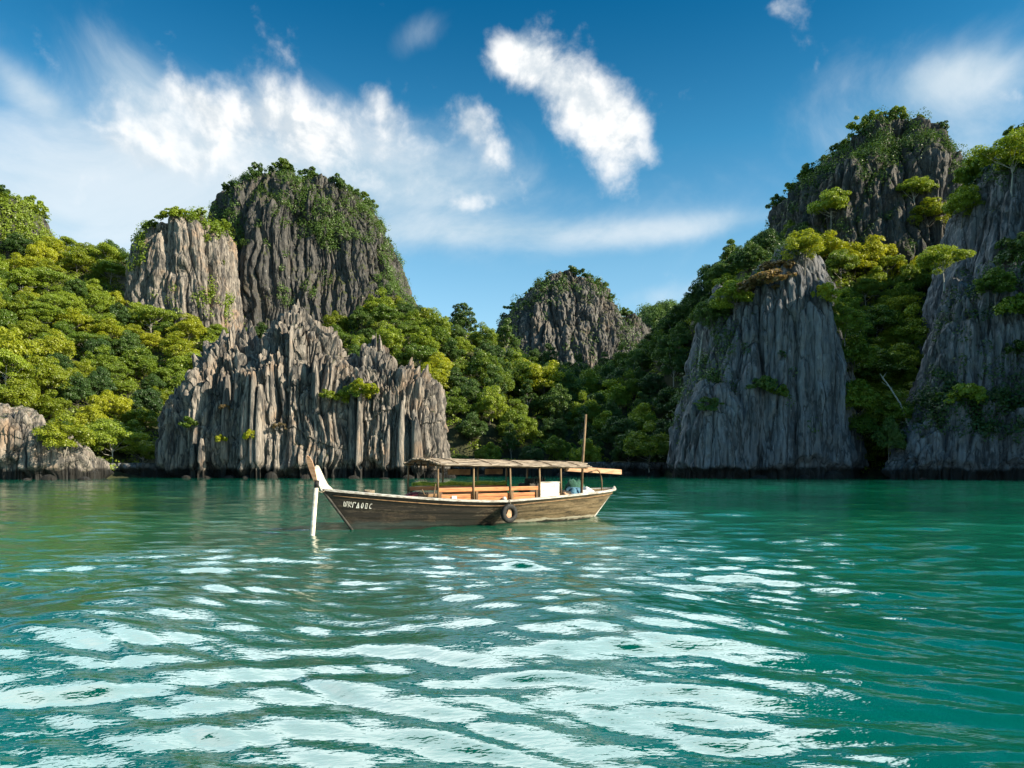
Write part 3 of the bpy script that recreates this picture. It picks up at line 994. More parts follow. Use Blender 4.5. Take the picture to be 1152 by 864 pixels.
REG = {
    'left': ('on the sunny left slope', 'trees on the left slope'),
    'behind': ('behind the fluted promontory', 'trees behind the promontory'),
    'middle': ('in the saddle below the domed peak', 'trees in the middle saddle'),
    'right': ('on the shaded slope beside the grey cliff', 'trees on the shaded right slope'),
    'gully': ('in the gully between the two right cliffs', 'trees in the right gully'),
}
MIXES = {
    'left': ['gold', 'green', 'green', 'gold', 'flat', 'round', 'gold', 'flat'],
    'behind': ['green', 'gold', 'green', 'flat', 'round'],
    'middle': ['round', 'green', 'round', 'tall', 'green'],
    'right': ['round', 'round', 'tall', 'green', 'round'],
    'gully': ['green', 'green', 'flat', 'green', 'gold'],
}
DESC = {'round': 'dark round-crowned tree', 'green': 'leafy mid-green tree', 'flat': 'flat-topped pale-limbed tree', 'gold': 'yellow-green tree', 'tall': 'tall slim dark tree'}
chosen = sorted(chosen, key=lambda c: c[1])[:292]
tree_pts = []
for c in chosen:
    px, py = pix(np.array(c))
    rg = region(px, py, c[1])
    kind = tr.choice(MIXES[rg])
    if rg == 'gully' and py < 330:
        kind = tr.choice(['gold', 'gold', 'flat'])  # sunlight on the upper gully put into the leaf colour
    hb = 'low' if py > 470 else ('half way up' if py > 380 else 'high')
    where, grp = REG[rg]
    s = tr.uniform(0.72, 1.12) * (1.0 if c[1] < 160 else 1.12)
    plant(kind, (c[0], c[1], c[2] - 0.3), s, '%s %s %s' % (DESC[kind], hb, where), grp + ', ' + DESC[kind] + ', ' + hb)
    tree_pts.append(c)

# undergrowth that closes the ground between the trunks
ug = np.random.default_rng(31)
ok2 = seen(cen + np.array([0, 0, 2.5]), 6)
cu, au = cen[ok2], area[ok2]
pk = ug.choice(len(cu), 3000, p=au / au.sum())
C, N = [], []
for i in pk:
    c = cu[i] + np.array([ug.uniform(-.8, .8), ug.uniform(-.8, .8), 0.2])
    n_ = 55
    v = ug.normal(size=(n_, 3))
    v[:, 2] = np.abs(v[:, 2])
    v /= np.linalg.norm(v, axis=1, keepdims=True)
    rad_ = ug.uniform(0.7, 1.7)
    C.append(c + v * rad_ * np.array([1, 1, 1.1]))
    N.append(v + np.array([0, 0, .5]))
V, Qf = leaf_quads(np.concatenate(C), np.concatenate(N), 0.45, ug)
tag(link('undergrowth', np_mesh('undergrowth', V, Qf, smooth=False), LEAF_MID), 'leafy undergrowth covering the ground under the hillside trees', 'undergrowth', kind='stuff')


# greenery clinging to the rock faces
def cling(V, n, cnt, seed, mat, label, thr=-0.05, cover=0.0, leaf=0.4, rad=(0.5, 1.4), zmin=6, per=34, sx=9.0):
    r = np.random.default_rng(seed)
    m_ = fbm(V[:, 0] / sx, V[:, 1] / sx, V[:, 2] / (sx * 1.6), seed, 3)
    ok = (n[:, 2] + 0.9 * m_ > thr - cover) & (V[:, 2] > zmin) & (n[:, 1] < 0.35)
    ok &= seen(V, 6)
    id_ = np.nonzero(ok)[0]
    if len(id_) == 0:
        return
    id_ = r.choice(id_, min(cnt, len(id_)), replace=False)
    C, N = [], []
    for i in id_:
        v = r.normal(size=(per, 3))
        v /= np.linalg.norm(v, axis=1, keepdims=True)
        v = v + n[i] * 0.7
        q_ = r.uniform(*rad)
        C.append(V[i] + v * q_ * np.array([1, 1, 1.15]))
        N.append(v + np.array([0, 0, .5]))
    Vq, Qq = leaf_quads(np.concatenate(C), np.concatenate(N), leaf, r)
    tag(link('rock_scrub', np_mesh('rock_scrub', Vq, Qq, smooth=False), mat), label, 'scrub', kind='stuff')


cling(*rkD, 1300, 41, LEAF_DEEP, 'dark scrub and creepers all over the tall left peak', thr=0.58, leaf=0.42, rad=(0.5, 1.3), sx=9)
cling(*rkC, 420, 42, LEAF_MID, 'green scrub on top of the fluted cliff band below the left peak', thr=0.55, leaf=0.5)
cling(*rkL, 700, 43, LEAF_MID, 'scrub over the dark cliff top at the left edge', thr=0.25, leaf=0.5)
cling(*rkG, 260, 44, LEAF_DEEP, 'scrub on the crown of the domed middle peak', thr=0.66, leaf=0.8, rad=(1.0, 2.4))
cling(*rkF, 500, 45, LEAF_DEEP, 'woodland on the small far hill', thr=-0.5, leaf=1.2, rad=(1.5, 3.5))
cling(*rkI, 800, 46, LEAF_DEEP, 'scrub on the summit of the right mountain', thr=0.66, leaf=0.42, rad=(0.5, 1.4), sx=9)
cling(*rkK, 600, 47, LEAF_DEEP, 'scrub in the clefts of the cliff at the right edge', thr=0.70, leaf=0.45)
cling(*rkJ, 260, 48, LEAF_DEEP, 'scrub on ledges of the smooth grey cliff', thr=0.72, leaf=0.4)


def top_of(px, V, lo=-1e9, hi=1e9):
    x, y = pix(V)
    m_ = (np.abs(x - px) < 3) & (y > lo) & (y < hi)
    i = np.nonzero(m_)[0]
    return V[i[np.argmin(y[i])]] if len(i) else None


def on_face(px, py, V):
    x, y = pix(V)
    dd = (x - px) ** 2 + (y - py) ** 2
    i = np.nonzero(dd < max(16, dd.min() + 1))[0]
    return V[i[np.argmin(V[i, 1])]]


def fringe(rk, spots, label, group, kinds=('shrub',), lo=1.0, hi=1.8):
    for px in spots:
        px = px + tr.uniform(-5, 5)
        p = top_of(px, rk[0])
        if p is not None and tr.random() < 0.68:
            shrub(tr.choice(kinds), (p[0], p[1] + 0.5, p[2] - 0.5), lo * 0.45 + (hi * 1.1 - lo * 0.45) * tr.random() ** 1.3, label, group)


fringe(rkD, range(252, 448, 9), 'dark bush on the skyline of the tall left peak', 'bushes along the top of the left peak', ('shrub', 'shrub', 'shrub_green'), 1.0, 1.9)
fringe(rkC, range(164, 258, 9), 'green bush along the top of the fluted cliff band', 'bushes on the upper left cliff', ('shrub_green', 'shrub_gold'), 1.1, 2.0)
fringe(rkL, range(0, 52, 8), 'bush on the dark cliff top at the left edge', 'bushes on the left edge cliff', ('shrub_green', 'shrub'), 1.3, 2.2)
fringe(rkG, range(568, 724, 9), 'bush on the skyline of the domed middle peak', 'bushes on the middle peak', ('shrub',), 1.6, 2.8)
fringe(rkI, range(872, 1076, 9), 'dark bush on the skyline of the right summit', 'bushes on the right summit', ('shrub', 'shrub', 'shrub_green'), 1.2, 2.2)
fringe(rkK, range(1092, 1152, 9), 'bush on top of the cliff at the right edge', 'bushes on the right edge cliff', ('shrub', 'shrub_green'), 1.3, 2.2)

for px, py, s, k, lab in [
    (402, 438, 1.5, 'shrub_gold', 'yellow-green bush on a ledge right of the main promontory spire'),
    (386, 446, 1.0, 'shrub_gold', 'small yellow-green bush left of the ledge bush on the promontory'),
    (372, 444, 0.9, 'shrub_gold', 'small bush hanging below the main promontory spire'),
    (396, 440, 1.1, 'shrub_green', 'round green tuft on the right shoulder of the promontory'),
    (212, 482, 1.0, 'shrub_green', 'green tuft low on the left flank of the promontory'),
    (246, 492, 0.7, 'shrub_gold', 'small yellow tuft low on the promontory above the pale ledge'),
    (282, 486, 0.8, 'shrub_gold', 'yellow tuft in a cleft at the middle of the promontory'),
    (258, 458, 0.6, 'shrub_dry', 'dry orange tuft on the left part of the promontory'),
    (318, 478, 0.7, 'shrub_dry', 'reddish dry tuft on a ledge at the middle of the promontory'),
]:
    p = on_face(px, py, rkP[0])
    shrub(k, (p[0], p[1] - 0.2, p[2] - 0.3), s, lab)
for px, py, s, k, lab in [
    (858, 432, 1.7, 'shrub', 'wide dark bush on a ledge half way up the smooth grey cliff'),
    (872, 440, 1.2, 'shrub_green', 'green bush on a ledge half way up the smooth grey cliff'),
    (794, 455, 1.3, 'shrub', 'bush on the left shoulder of the smooth grey cliff'),
    (862, 316, 2.2, 'shrub_dry', 'dry brown bush at the top of the smooth grey cliff'),
    (846, 330, 1.8, 'shrub_dry', 'dry brown bush on the left brow of the smooth grey cliff'),
    (872, 304, 1.6, 'shrub_dry', 'pale brown bush just below the top spire of the grey cliff'),
    (925, 330, 1.8, 'shrub_gold', 'yellow bush hanging right of the grey cliff spire'),
]:
    p = on_face(px, py, rkJ[0])
    shrub(k, (p[0], p[1] - 0.3, p[2] - 0.4), s, lab)
for px, py, s, k, lab in [
    (1062, 446, 1.3, 'shrub_green', 'bush at the left end of the ledge on the right edge cliff'),
    (1084, 446, 1.6, 'shrub_green', 'wide bush on the ledge of the right edge cliff'),
    (1145, 352, 2.0, 'shrub_green', 'big green bush at the right edge half way up the cliff'),
    (1146, 285, 2.2, 'shrub', 'dark bush high at the right edge of the cliff'),
    (1140, 390, 1.2, 'shrub', 'dark bush hanging under the big bush at the right edge'),
]:
    p = on_face(px, py, rkK[0])
    shrub(k, (p[0], p[1] - 0.3, p[2] - 0.4), s, lab)

def rooted(px, py, d):
    """the point of the rock or hillside nearest to the given place along the same line of sight, so that a tree stands on it"""
    ix, iy = int(px / DS), int(py / DS)
    win = depth[max(iy - 1, 0):iy + 2, max(ix - 1, 0):ix + 2]
    hit = win.min()
    for q in np.arange(100, 330, 0.4):
        c = P(px, py, q)
        if c[2] <= float(ground(np.array([c[0]]), np.array([c[1]]))[0]):
            hit = min(hit, q)
            break
    if hit > 1e6:
        hit = d
    p = P(px, py, hit + 0.3)
    p[2] -= 0.3
    return p, hit


# fallen blocks at the foot of the cliffs
br = np.random.default_rng(17)
for k in range(26):
    px = [205, 232, 262, 285, 310, 338, 362, 395, 430, 462, 488, 30, 62, 96, 505, 540, 590, 640, 700, 742, 775, 812, 850, 905, 935, 1040][k] + br.uniform(-8, 8)
    yb = np.interp(px, [0, 110, 190, 345, 500, 520, 750, 790, 950, 1010, 1152], [101, 104, 120, 115.5, 117, 143, 145, 118, 118, 108, 106]) + br.uniform(-0.6, 1.2)
    V, Qq = loft([(10, 0, 0)] and [(521, 574.5, 577.5), (523.5, 570, 581), (527, 567, 584), (534, 565, 586)], 110, 1.2, [(0.9, 0.35, 0.3, 1.1, 1)], 700 + k, nth=40, nz=26, rough=0.35, jag=0.4)
    c = V.mean(0)
    V = V - np.array([c[0], c[1], 0])
    sc_ = br.uniform(0.35, 0.95)
    V = V * np.array([sc_ * br.uniform(.7, 1.6), sc_, sc_ * br.uniform(0.35, 0.8)])
    o = link('boulder', np_mesh('boulder', V, Qq), ROCK_LIT if px < 520 else ROCK_GREY, loc=((px - 576) * yb / F, yb, -0.2))
    where = 'the low left cliff' if px < 130 else ('the fluted promontory' if px < 502 else ('the wooded middle shore' if px < 760 else ('the smooth grey cliff' if px < 960 else 'the right edge cliff')))
    tag(o, 'fallen grey block standing in the water at the foot of ' + where, 'boulder', 'fallen blocks below ' + where)

# trees that stand out
for px, py, d, s, k, lab in [
    (8, 432, 122, 1.25, 'gold', 'bright yellow tree at the left edge of the slope'),
    (72, 512, 116, 1.0, 'gold', 'spreading yellow-green tree on the low left cliff'),
    (985, 520, 121, 1.25, 'green', 'bright green tree at the water between the two right cliffs'),
    (968, 500, 124, 0.9, 'green', 'smaller green tree left of the tree at the water in the gully'),
    (1000, 512, 122, 0.8, 'round', 'low dark tree right of the tree at the water in the gully'),
    (962, 478, 125, 1.15, 'green', 'leafy tree against the right foot of the smooth grey cliff'),
    (1004, 486, 123, 1.05, 'green', 'leafy tree against the left foot of the right edge cliff'),
    (980, 446, 130, 1.25, 'green', 'broad green tree in the middle of the right gully floor'),
    (1008, 440, 133, 1.1, 'flat', 'flat-topped tree above the bare leaning trunk in the gully'),
    (958, 425, 137, 1.15, 'green', 'green tree half way up the gully against the smooth grey cliff'),
    (1020, 400, 138, 1.2, 'green', 'green tree half way up the gully against the right edge cliff'),
    (985, 392, 146, 1.2, 'flat', 'flat-topped tree in the centre of the gully half way up'),
    (950, 380, 146, 1.1, 'green', 'green tree beside the upper right flank of the smooth grey cliff'),
    (1082, 250, 128, 0.95, 'green', 'green tree clinging to the upper left corner of the right edge cliff'),
    (1062, 318, 122, 0.85, 'flat', 'flat-topped tree on the left shoulder of the right edge cliff'),
    (1120, 335, 114, 0.75, 'green', 'small green tree on the brow of the lower right edge cliff'),
    (826, 352, 134, 0.9, 'green', 'green tree on the left shoulder of the smooth grey cliff'),
    (802, 372, 137, 0.9, 'round', 'dark round tree hanging over the left edge of the smooth grey cliff'),
    (730, 522, 141, 1.1, 'green', 'mid-green tree at the water left of the smooth grey cliff'),
    (612, 450, 182, 1.35, 'gold', 'sunlit golden tree in the middle saddle'),
    (590, 436, 186, 1.1, 'gold', 'sunlit yellow tree left of the golden tree in the saddle'),
    (935, 262, 160, 1.2, 'flat', 'flat-topped sunlit tree on the rock right of the grey cliff spire'),
    (905, 300, 138, 1.1, 'gold', 'sunlit tree on top of the smooth grey cliff'),
    (985, 310, 168, 1.3, 'gold', 'golden tree high in the right gully'),
    (1045, 262, 176, 1.3, 'gold', 'golden tree under the right summit'),
    (1030, 235, 186, 1.1, 'flat', 'flat-topped tree beside the right summit'),
    (1138, 212, 135, 1.5, 'flat', 'tall spreading tree on top of the right edge cliff'),
]:
    p, d_ = rooted(px, py, d)
    plant(k, p, s * min(max(d_ / d, 0.85), 1.25), lab)

# bare leaning stems in the gully
r_ = random.Random(3)
for px, py, d, hx, hz, lab in [(1022, 470, 121, -4.5, 7.5, 'bare pale leaning trunk beside the right edge cliff'), (785, 415, 150, 1.0, 7.0, 'bare pale trunk on the shaded slope above the grey cliff')]:
    p, d_ = rooted(px, py, d)
    path = [Vector((0, 0, -1)), Vector((hx * .3, 0, hz * .35)), Vector((hx * .7, .2, hz * .75)), Vector((hx, .3, hz))]
    ps = [tube(path, [.16, .13, .09, .04])]
    for k in range(5):
        s0 = path[1].lerp(path[3], .3 + .14 * k)
        ps.append(tube([s0, s0 + Vector((r_.uniform(-1, 1), r_.uniform(-.5, .5), r_.uniform(.6, 1.2)))], [.05, .015], 5))
    V, Qq = join(ps)
    tag(link('bare_tree', np_mesh('bare_tree', V, Qq), PALE_BARK, loc=tuple(p)), lab, 'tree')

#BOAT#
# ------------------------------------------------------------------ the boat
YAW = math.atan2(-0.592, -0.806)          # bow to the left and towards the camera; local +y is the side we see
BO = Vector((-0.88, 25.75, 0.0))
BM = Matrix.Translation(BO) @ Matrix.Rotation(YAW, 4, 'Z')
ZB = -0.35


def sheer(t):
    return 0.82 + (0.46 * t ** 1.7 if t > 0 else 0.28 * (-t) ** 1.1)


def half_beam(t):
    return 1.28 * (1 - t ** 2.4) ** 0.9 + 0.012 if t > 0 else 1.06 * (1 - (-t) ** 4.5) ** 0.75 + 0.22 * (1 - 0.8 * (-t) ** 8)


def x_of(t, z):
    return t * (4.98 + (0.98 * z / 1.28 if t > 0 else z))


def t_of(x, z):
    return x / (4.98 + (0.98 * z / 1.28 if x > 0 else z))


def y_of(t, z):
    zr = min(max((z - ZB) / (sheer(t) - ZB), 0), 1)
    return half_beam(t) * zr ** 0.42 * (0.84 + 0.16 * zr)


def hull_pt(x, z, off=0.0):
    return Vector((x, y_of(t_of(x, z), z) + off, z))


def box(c, s, rz=0.0, ry=0.0, rx=0.0, bev=0.0):
    bm = bmesh.new()
    bmesh.ops.create_cube(bm, size=1.0)
    bmesh.ops.scale(bm, vec=s, verts=bm.verts)
    if bev:
        bmesh.ops.bevel(bm, geom=bm.edges[:], offset=bev, segments=2, affect='EDGES', profile=0.6)
    bmesh.ops.transform(bm, matrix=Matrix.Translation(c) @ Matrix.Rotation(rz, 4, 'Z') @ Matrix.Rotation(ry, 4, 'Y') @ Matrix.Rotation(rx, 4, 'X'), verts=bm.verts)
    return bm


class MB:
    def __init__(self):
        self.V, self.P = [], []

    def add(self, V, Pl):
        o = len(self.V)
        self.V += [tuple(v) for v in V]
        self.P += [tuple(i + o for i in p) for p in Pl]
        return self

    def bm(self, b):
        b.verts.index_update()
        self.add([v.co[:] for v in b.verts], [[v.index for v in f.verts] for f in b.faces])
        b.free()
        return self

    def tube(self, path, r, sides=8):
        if not isinstance(r, (list, tuple)):
            r = [r] * len(path)
        V, Qx = tube(path, r, sides)
        n = len(path)
        self.add(V, [tuple(q) for q in Qx] + [tuple(range(sides)), tuple((n - 1) * sides + k for k in range(sides))][0:2])
        return self

    def build(self, name, mat, parent=None, smooth=False, loc=None):
        me = bpy.data.meshes.new(name)
        me.from_pydata(self.V, [], self.P)
        me.update()
        b = bmesh.new()
        b.from_mesh(me)
        bmesh.ops.recalc_face_normals(b, faces=b.faces)
        b.to_mesh(me)
        b.free()
        if smooth:
            me.polygons.foreach_set('use_smooth', [True] * len(me.polygons))
        return link(name, me, mat, parent, loc)


# boat materials
def hull_material():
    m, t, out = material('weathered_hull')
    tcn = t.new('ShaderNodeTexCoord')
    ob = tcn.outputs['Object']
    sp = t.new('ShaderNodeSeparateXYZ')
    t.l.new(ob, sp.inputs[0])
    x, z = sp.outputs[0], sp.outputs[2]
    gr = t.noise(t.mapping(ob, (0.9, 0.9, 9)), 1.0, 6, 0.65, 0.5)
    bl = t.noise(t.mapping(ob, (1.3, 1.3, 3.0)), 1.0, 5, 0.65, 0.6)
    sp2 = t.noise(t.mapping(ob, (9, 9, 16)), 1.0, 5, 0.7, 0.3)
    c = t.mix(t.smooth(gr, 0.35, 0.65), (0.010, 0.007, 0.005), (0.042, 0.026, 0.014))
    c = t.mix(t.smooth(t.math('ADD', bl, t.math('MULTIPLY', sp2, 0.4)), 0.74, 0.90, 0, 0.7), c, (0.15, 0.10, 0.055))
    # bare sun-bleached planks aft
    aft = t.smooth(t.math('ADD', x, t.math('MULTIPLY', bl, 1.2)), 0.9, -1.2)
    c = t.mix(t.math('MULTIPLY', aft, t.smooth(t.math('ADD', gr, t.math('MULTIPLY', sp2, 0.5)), 0.50, 0.85, 0.10, 0.8)), c, (0.27, 0.185, 0.095))
    # pale scraped band under the rail
    band = t.math('MULTIPLY', t.smooth(sp2, 0.44, 0.58), t.smooth(gr, 0.50, 0.60))
    c = t.mix(t.math('MULTIPLY', band, 0.35), c, (0.34, 0.27, 0.19))
    # green bottom paint showing at the bow
    zl = t.math('ADD', z, t.math('MULTIPLY', bl, 0.30))
    gp = t.math('MULTIPLY', t.smooth(zl, 0.46, 0.30), t.smooth(x, 0.5, 3.5))
    c = t.mix(t.math('MULTIPLY', gp, 0.65), c, t.mix(sp2, (0.02, 0.06, 0.055), (0.11, 0.19, 0.17)))
    # tarred planks towards the bow
    c = t.mix(t.math('MULTIPLY', t.smooth(t.math('ADD', x, bl), 0.5, 1.9), 0.62), c, (0.016, 0.012, 0.009))
    # dark slime right at the water, salt line above it aft
    c = t.mix(t.smooth(zl, 0.24, 0.16), c, (0.022, 0.018, 0.014))
    salt = t.math('MULTIPLY', t.smooth(t.math('ABSOLUTE', t.math('SUBTRACT', zl, 0.25)), 0.06, 0.02), t.smooth(x, 0.5, -1.5))
    c = t.mix(t.math('MULTIPLY', salt, 0.8), c, (0.50, 0.44, 0.34))
    b = t.new('ShaderNodeBsdfPrincipled')
    t.put(b.inputs['Base Color'], c)
    b.inputs['Roughness'].default_value = 0.62
    t.put(b.inputs['Normal'], t.bump(t.math('ADD', gr, sp2), 0.5, 0.02))
    t.l.new(b.outputs[0], out.inputs[0])
    return m


M_HULL = hull_material()
M_RAIL = simple('worn_pale_paint', (0.26, 0.22, 0.18), (0.62, 0.59, 0.54), (2.5, 14, 14), 0.7, 0.4, 0.01)
M_WOOD = simple('brown_wood', (0.11, 0.060, 0.030), (0.26, 0.155, 0.075), (3, 12, 3), 0.7, 0.4, 0.008)
M_POST = simple('tan_post_wood', (0.10, 0.062, 0.032), (0.25, 0.165, 0.09), (7, 7, 2), 0.7, 0.4, 0.008)
M_ORANGE = simple('orange_varnished_boards', (0.30, 0.095, 0.028), (0.56, 0.215, 0.070), (1.6, 6, 16), 0.5, 0.3, 0.006, 0.4)
M_ROOF = simple('weathered_thatch_slats', (0.085, 0.066, 0.050), (0.36, 0.30, 0.235), (2.0, 16, 10), 0.9, 0.6, 0.02)
M_WHITE = simple('white_weathered_paint', (0.42, 0.39, 0.33), (0.78, 0.76, 0.71), (3, 3, 6), 0.55, 0.15, 0.004)
M_CREAM = simple('cream_prow_paint', (0.46, 0.40, 0.30), (0.80, 0.75, 0.64), (3, 3, 6), 0.5, 0.2, 0.004)
M_RUBBER = simple('black_rubber', (0.010, 0.010, 0.010), (0.035, 0.034, 0.032), (12, 12, 12), 0.7, 0.4, 0.01)
M_DARK = simple('dark_painted_wood', (0.016, 0.016, 0.015), (0.060, 0.054, 0.045), (4, 4, 4), 0.7, 0.3, 0.01)
M_MAROON = simple('maroon_cloth', (0.075, 0.012, 0.018), (0.17, 0.035, 0.045), (5, 5, 5), 0.9, 0.5, 0.03)
M_BLUEC = simple('blue_cloth', (0.025, 0.075, 0.13), (0.09, 0.20, 0.28), (5, 5, 5), 0.9, 0.5, 0.03)
M_PALEC = simple('pale_cloth', (0.46, 0.47, 0.48), (0.78, 0.78, 0.77), (5, 5, 5), 0.9, 0.5, 0.03)
M_GREENC = simple('green_mat', (0.10, 0.16, 0.015), (0.30, 0.36, 0.05), (5, 9, 9), 0.9, 0.5, 0.02)
M_PLANK = simple('fresh_pinkish_wood', (0.33, 0.17, 0.09), (0.55, 0.33, 0.20), (2, 10, 10), 0.7, 0.3, 0.006)
M_ROPE = simple('old_rope', (0.16, 0.13, 0.09), (0.34, 0.28, 0.20), (30, 30, 30), 0.9, 0.4, 0.005)
M_GREENP = simple('dark_green_net', (0.010, 0.045, 0.030), (0.035, 0.10, 0.07), (8, 8, 8), 0.9, 0.5, 0.02)

boat = empty('longtail_boat', BO, 'weathered wooden passenger boat with a long slatted roof on the green water', 'boat')
boat.rotation_euler = (0, 0, YAW)

# hull: outer planking with five lapped strakes, inside skin, floor
NT_, NG = 90, 25
mb = MB()
ts = [math.sin(math.pi / 2 * (-1 + 2 * i / (NT_ - 1))) for i in range(NT_)]
for side in (1, -1):
    V, Pl = [], []
    for t_ in ts:
        for k in range(NG):
            g = k / (NG - 1)
            z = ZB + (sheer(t_) - ZB) * g
            st_ = (g * 6.0) % 1.0
            y = y_of(t_, z) - 0.014 * st_ * min(1, half_beam(t_) * 3)
            V.append((x_of(t_, z), side * max(y, 0.012), z))
    for i in range(NT_ - 1):
        for k in range(NG - 1):
            Pl.append((i * NG + k, i * NG + k + 1, (i + 1) * NG + k + 1, (i + 1) * NG + k))
    mb.add(V, Pl)
    V, Pl = [], []
    for t_ in ts:
        for k in range(4):
            z = sheer(t_) - 0.50 * k / 3
            V.append((x_of(t_ * 0.985, z), side * max(y_of(t_, z) - 0.055, 0.004), z))
    for i in range(NT_ - 1):
        for k in range(3):
            Pl.append((i * 4 + k, i * 4 + k + 1, (i + 1) * 4 + k + 1, (i + 1) * 4 + k))
    mb.add(V, Pl)
hull = mb.build('hull', M_HULL, boat, smooth=False)
# deck
mb = MB()
for i in range(NT_ - 1):
    if abs(ts[i]) > 0.985 or abs(ts[i + 1]) > 0.985:
        continue
    row = []
    for t_ in (ts[i], ts[i + 1]):
        dz = 0.36 if abs(t_) < 0.60 else (0.10 if t_ > 0 else 0.22)
        z = sheer(t_) - dz
        y = max(y_of(t_, z) - 0.06, 0.005)
        row += [(x_of(t_, z), -y, z), (x_of(t_, z), y, z)]
    mb.add(row, [(0, 1, 3, 2)])
mb.build('deck', M_WOOD, boat)
# gunwale rails
for side in (1, -1):
    mb = MB()
    path, rad = [], []
    for t_ in ts:
        path.append(Vector((x_of(t_, sheer(t_)), side * (half_beam(t_) + 0.012), sheer(t_) + 0.012)))
    V, Pl = [], []
    for p in path:
        for dy, dz in ((-0.06, -0.03), (0.035, -0.045), (0.045, 0.015), (-0.05, 0.03)):
            V.append((p.x, p.y + side * dy, p.z + dz))
    for i in range(len(path) - 1):
        for k in range(4):
            Pl.append((i * 4 + k, i * 4 + (k + 1) % 4, (i + 1) * 4 + (k + 1) % 4, (i + 1) * 4 + k))
    mb.add(V, Pl)
    mb.build('gunwale', M_RAIL, boat)
    # rubbing strake below
    mb = MB()
    path = []
    for t_ in ts[6:-6]:
        z = sheer(t_) - 0.16
        path.append(Vector((x_of(t_, z), side * (y_of(t_, z) + 0.006), z)))
    mb.tube(path, 0.018, 6)
    mb.build('rubbing_strake', M_WOOD, boat, smooth=True)
# stem and stern posts
mb = MB()
mb.tube([Vector((4.98 + 0.98 * z / 1.28 + 0.02, 0, z)) for z in (-0.3, 0, 0.4, 0.8, 1.2, 1.33)], 0.045, 8)
mb.build('stem_post', M_DARK, boat, smooth=True)
mb = MB()
mb.tube([Vector((-(4.98 + z) - 0.02, 0, z)) for z in (-0.3, 0, 0.4, 0.8, 1.16)], 0.05, 8)
mb.build('stern_post', M_RAIL, boat, smooth=True)
# cream prow fin, a curved blade
prof = [(5.62, 1.24), (6.02, 1.26), (6.13, 1.50), (6.20, 1.75), (6.22, 1.96), (6.17, 2.02), (6.10, 2.00), (6.02, 1.84), (5.92, 1.62), (5.80, 1.42), (5.66, 1.30)]
mb = MB()
V = [(x, -0.04, z) for x, z in prof] + [(x, 0.04, z) for x, z in prof]
n = len(prof)
mb.add(V, [tuple(range(n)), tuple(range(2 * n - 1, n - 1, -1))] + [(i, (i + 1) % n, n + (i + 1) % n, n + i) for i in range(n)])
mb.build('prow_fin', M_CREAM, boat)

# lettering on the bow: seven white brush-painted characters
GL = [
    [[(0, 1), (0, .35), (.2, .05), (.4, .3), (.42, .8)], [(.42, .35), (.6, .05), (.8, .3), (.85, 1), (.65, .95)]],
    [[(.1, 0), (.1, 1)], [(.75, 1), (.1, .55), (.8, 0)], [(.75, 1), (.8, .55)], [(0, 1), (.3, 1)]],
    [[(.1, 0), (.1, 1), (.75, 1), (.72, .8)]],
    [[(.05, 0), (.35, 1), (.7, 0)], [(.15, .35), (.6, .35)], [(.05, 0), (.7, 0)]],
    [[(.4, 1), (.15, .75), (.15, .25), (.4, 0), (.62, .25), (.62, .75), (.4, 1)]],
    [[(.15, 0), (.15, 1), (.6, .95), (.6, 0), (.3, .05)]],
    [[(.65, .95), (.25, .9), (.1, .5), (.25, .1), (.65, .05)]],
]
mb = MB()
lx0, lz0, cw, chh = 5.36, 0.755, 0.100, 0.155
for i, gl in enumerate(GL):
    for st_ in gl:
        path = []
        for u_, v_ in st_:
            x = lx0 - (i * 1.18 + u_) * cw
            z = lz0 + v_ * chh - i * 0.012
            path.append(hull_pt(x, z, 0.004))
        for p_, q_ in zip(path[:-1], path[1:]):
            d_ = (q_ - p_).normalized()
            nrm = Vector((0.25, 1, -0.15)).normalized()
            s_ = d_.cross(nrm).normalized() * 0.0105
            e_ = d_ * 0.008
            o_ = nrm * 0.004
            c8 = [p_ - e_ - s_, p_ - e_ + s_, q_ + e_ + s_, q_ + e_ - s_]
            mb.add(c8 + [c + o_ for c in c8], [(0, 1, 2, 3), (4, 5, 6, 7), (0, 1, 5, 4), (1, 2, 6, 5), (2, 3, 7, 6), (3, 0, 4, 7)])
mb.build('lettering', M_WHITE, hull)

# cabin posts
PX = [2.54, 1.19, -0.285, -1.555, -2.53]


def roof_z(x, yy):
    f = (2.75 - x) / 6.8
    ridge = 2.22 - 0.10 * f
    eave = 2.03 - 0.08 * f
    w_ = 1.14 - 0.12 * f
    q_ = min(abs(yy) / w_, 1.0)
    return ridge - (ridge - eave) * q_ ** 2.2, w_


for x in PX:
    for side in (1, -1):
        if side == -1 and x == PX[1]:
            pass
        zb = sheer(t_of(x, 0.8)) - 0.10
        yb = side * min(1.0, half_beam(t_of(x, 0.8)) - 0.09)
        zt = roof_z(x, 0.98)[0] - 0.02
        mb = MB()
        mb.tube([Vector((x + r_.uniform(-.01, .01), yb, zb)), Vector((x + r_.uniform(-.015, .015), yb, (zb + zt) / 2)), Vector((x, side * 0.98, zt))], [0.036, 0.034, 0.032], 8)
        mb.build('post', M_POST, boat, smooth=True)
# eave beams and cross hoops under the roof
for side in (1, -1):
    mb = MB()
    mb.tube([Vector((x, side * 0.99, roof_z(x, 0.99)[0] - 0.045)) for x in (2.6, 1.5, 0.3, -1, -2.4, -3.8)], 0.03, 8)
    mb.build('eave_beam', M_POST, boat, smooth=True)
for x in PX + [-3.7]:
    mb = MB()
    mb.tube([Vector((x, yy, roof_z(x, yy)[0] - 0.03)) for yy in np.linspace(-1.05, 1.05, 13)], 0.024, 6)
    mb.build('roof_hoop', M_WOOD, boat, smooth=True)
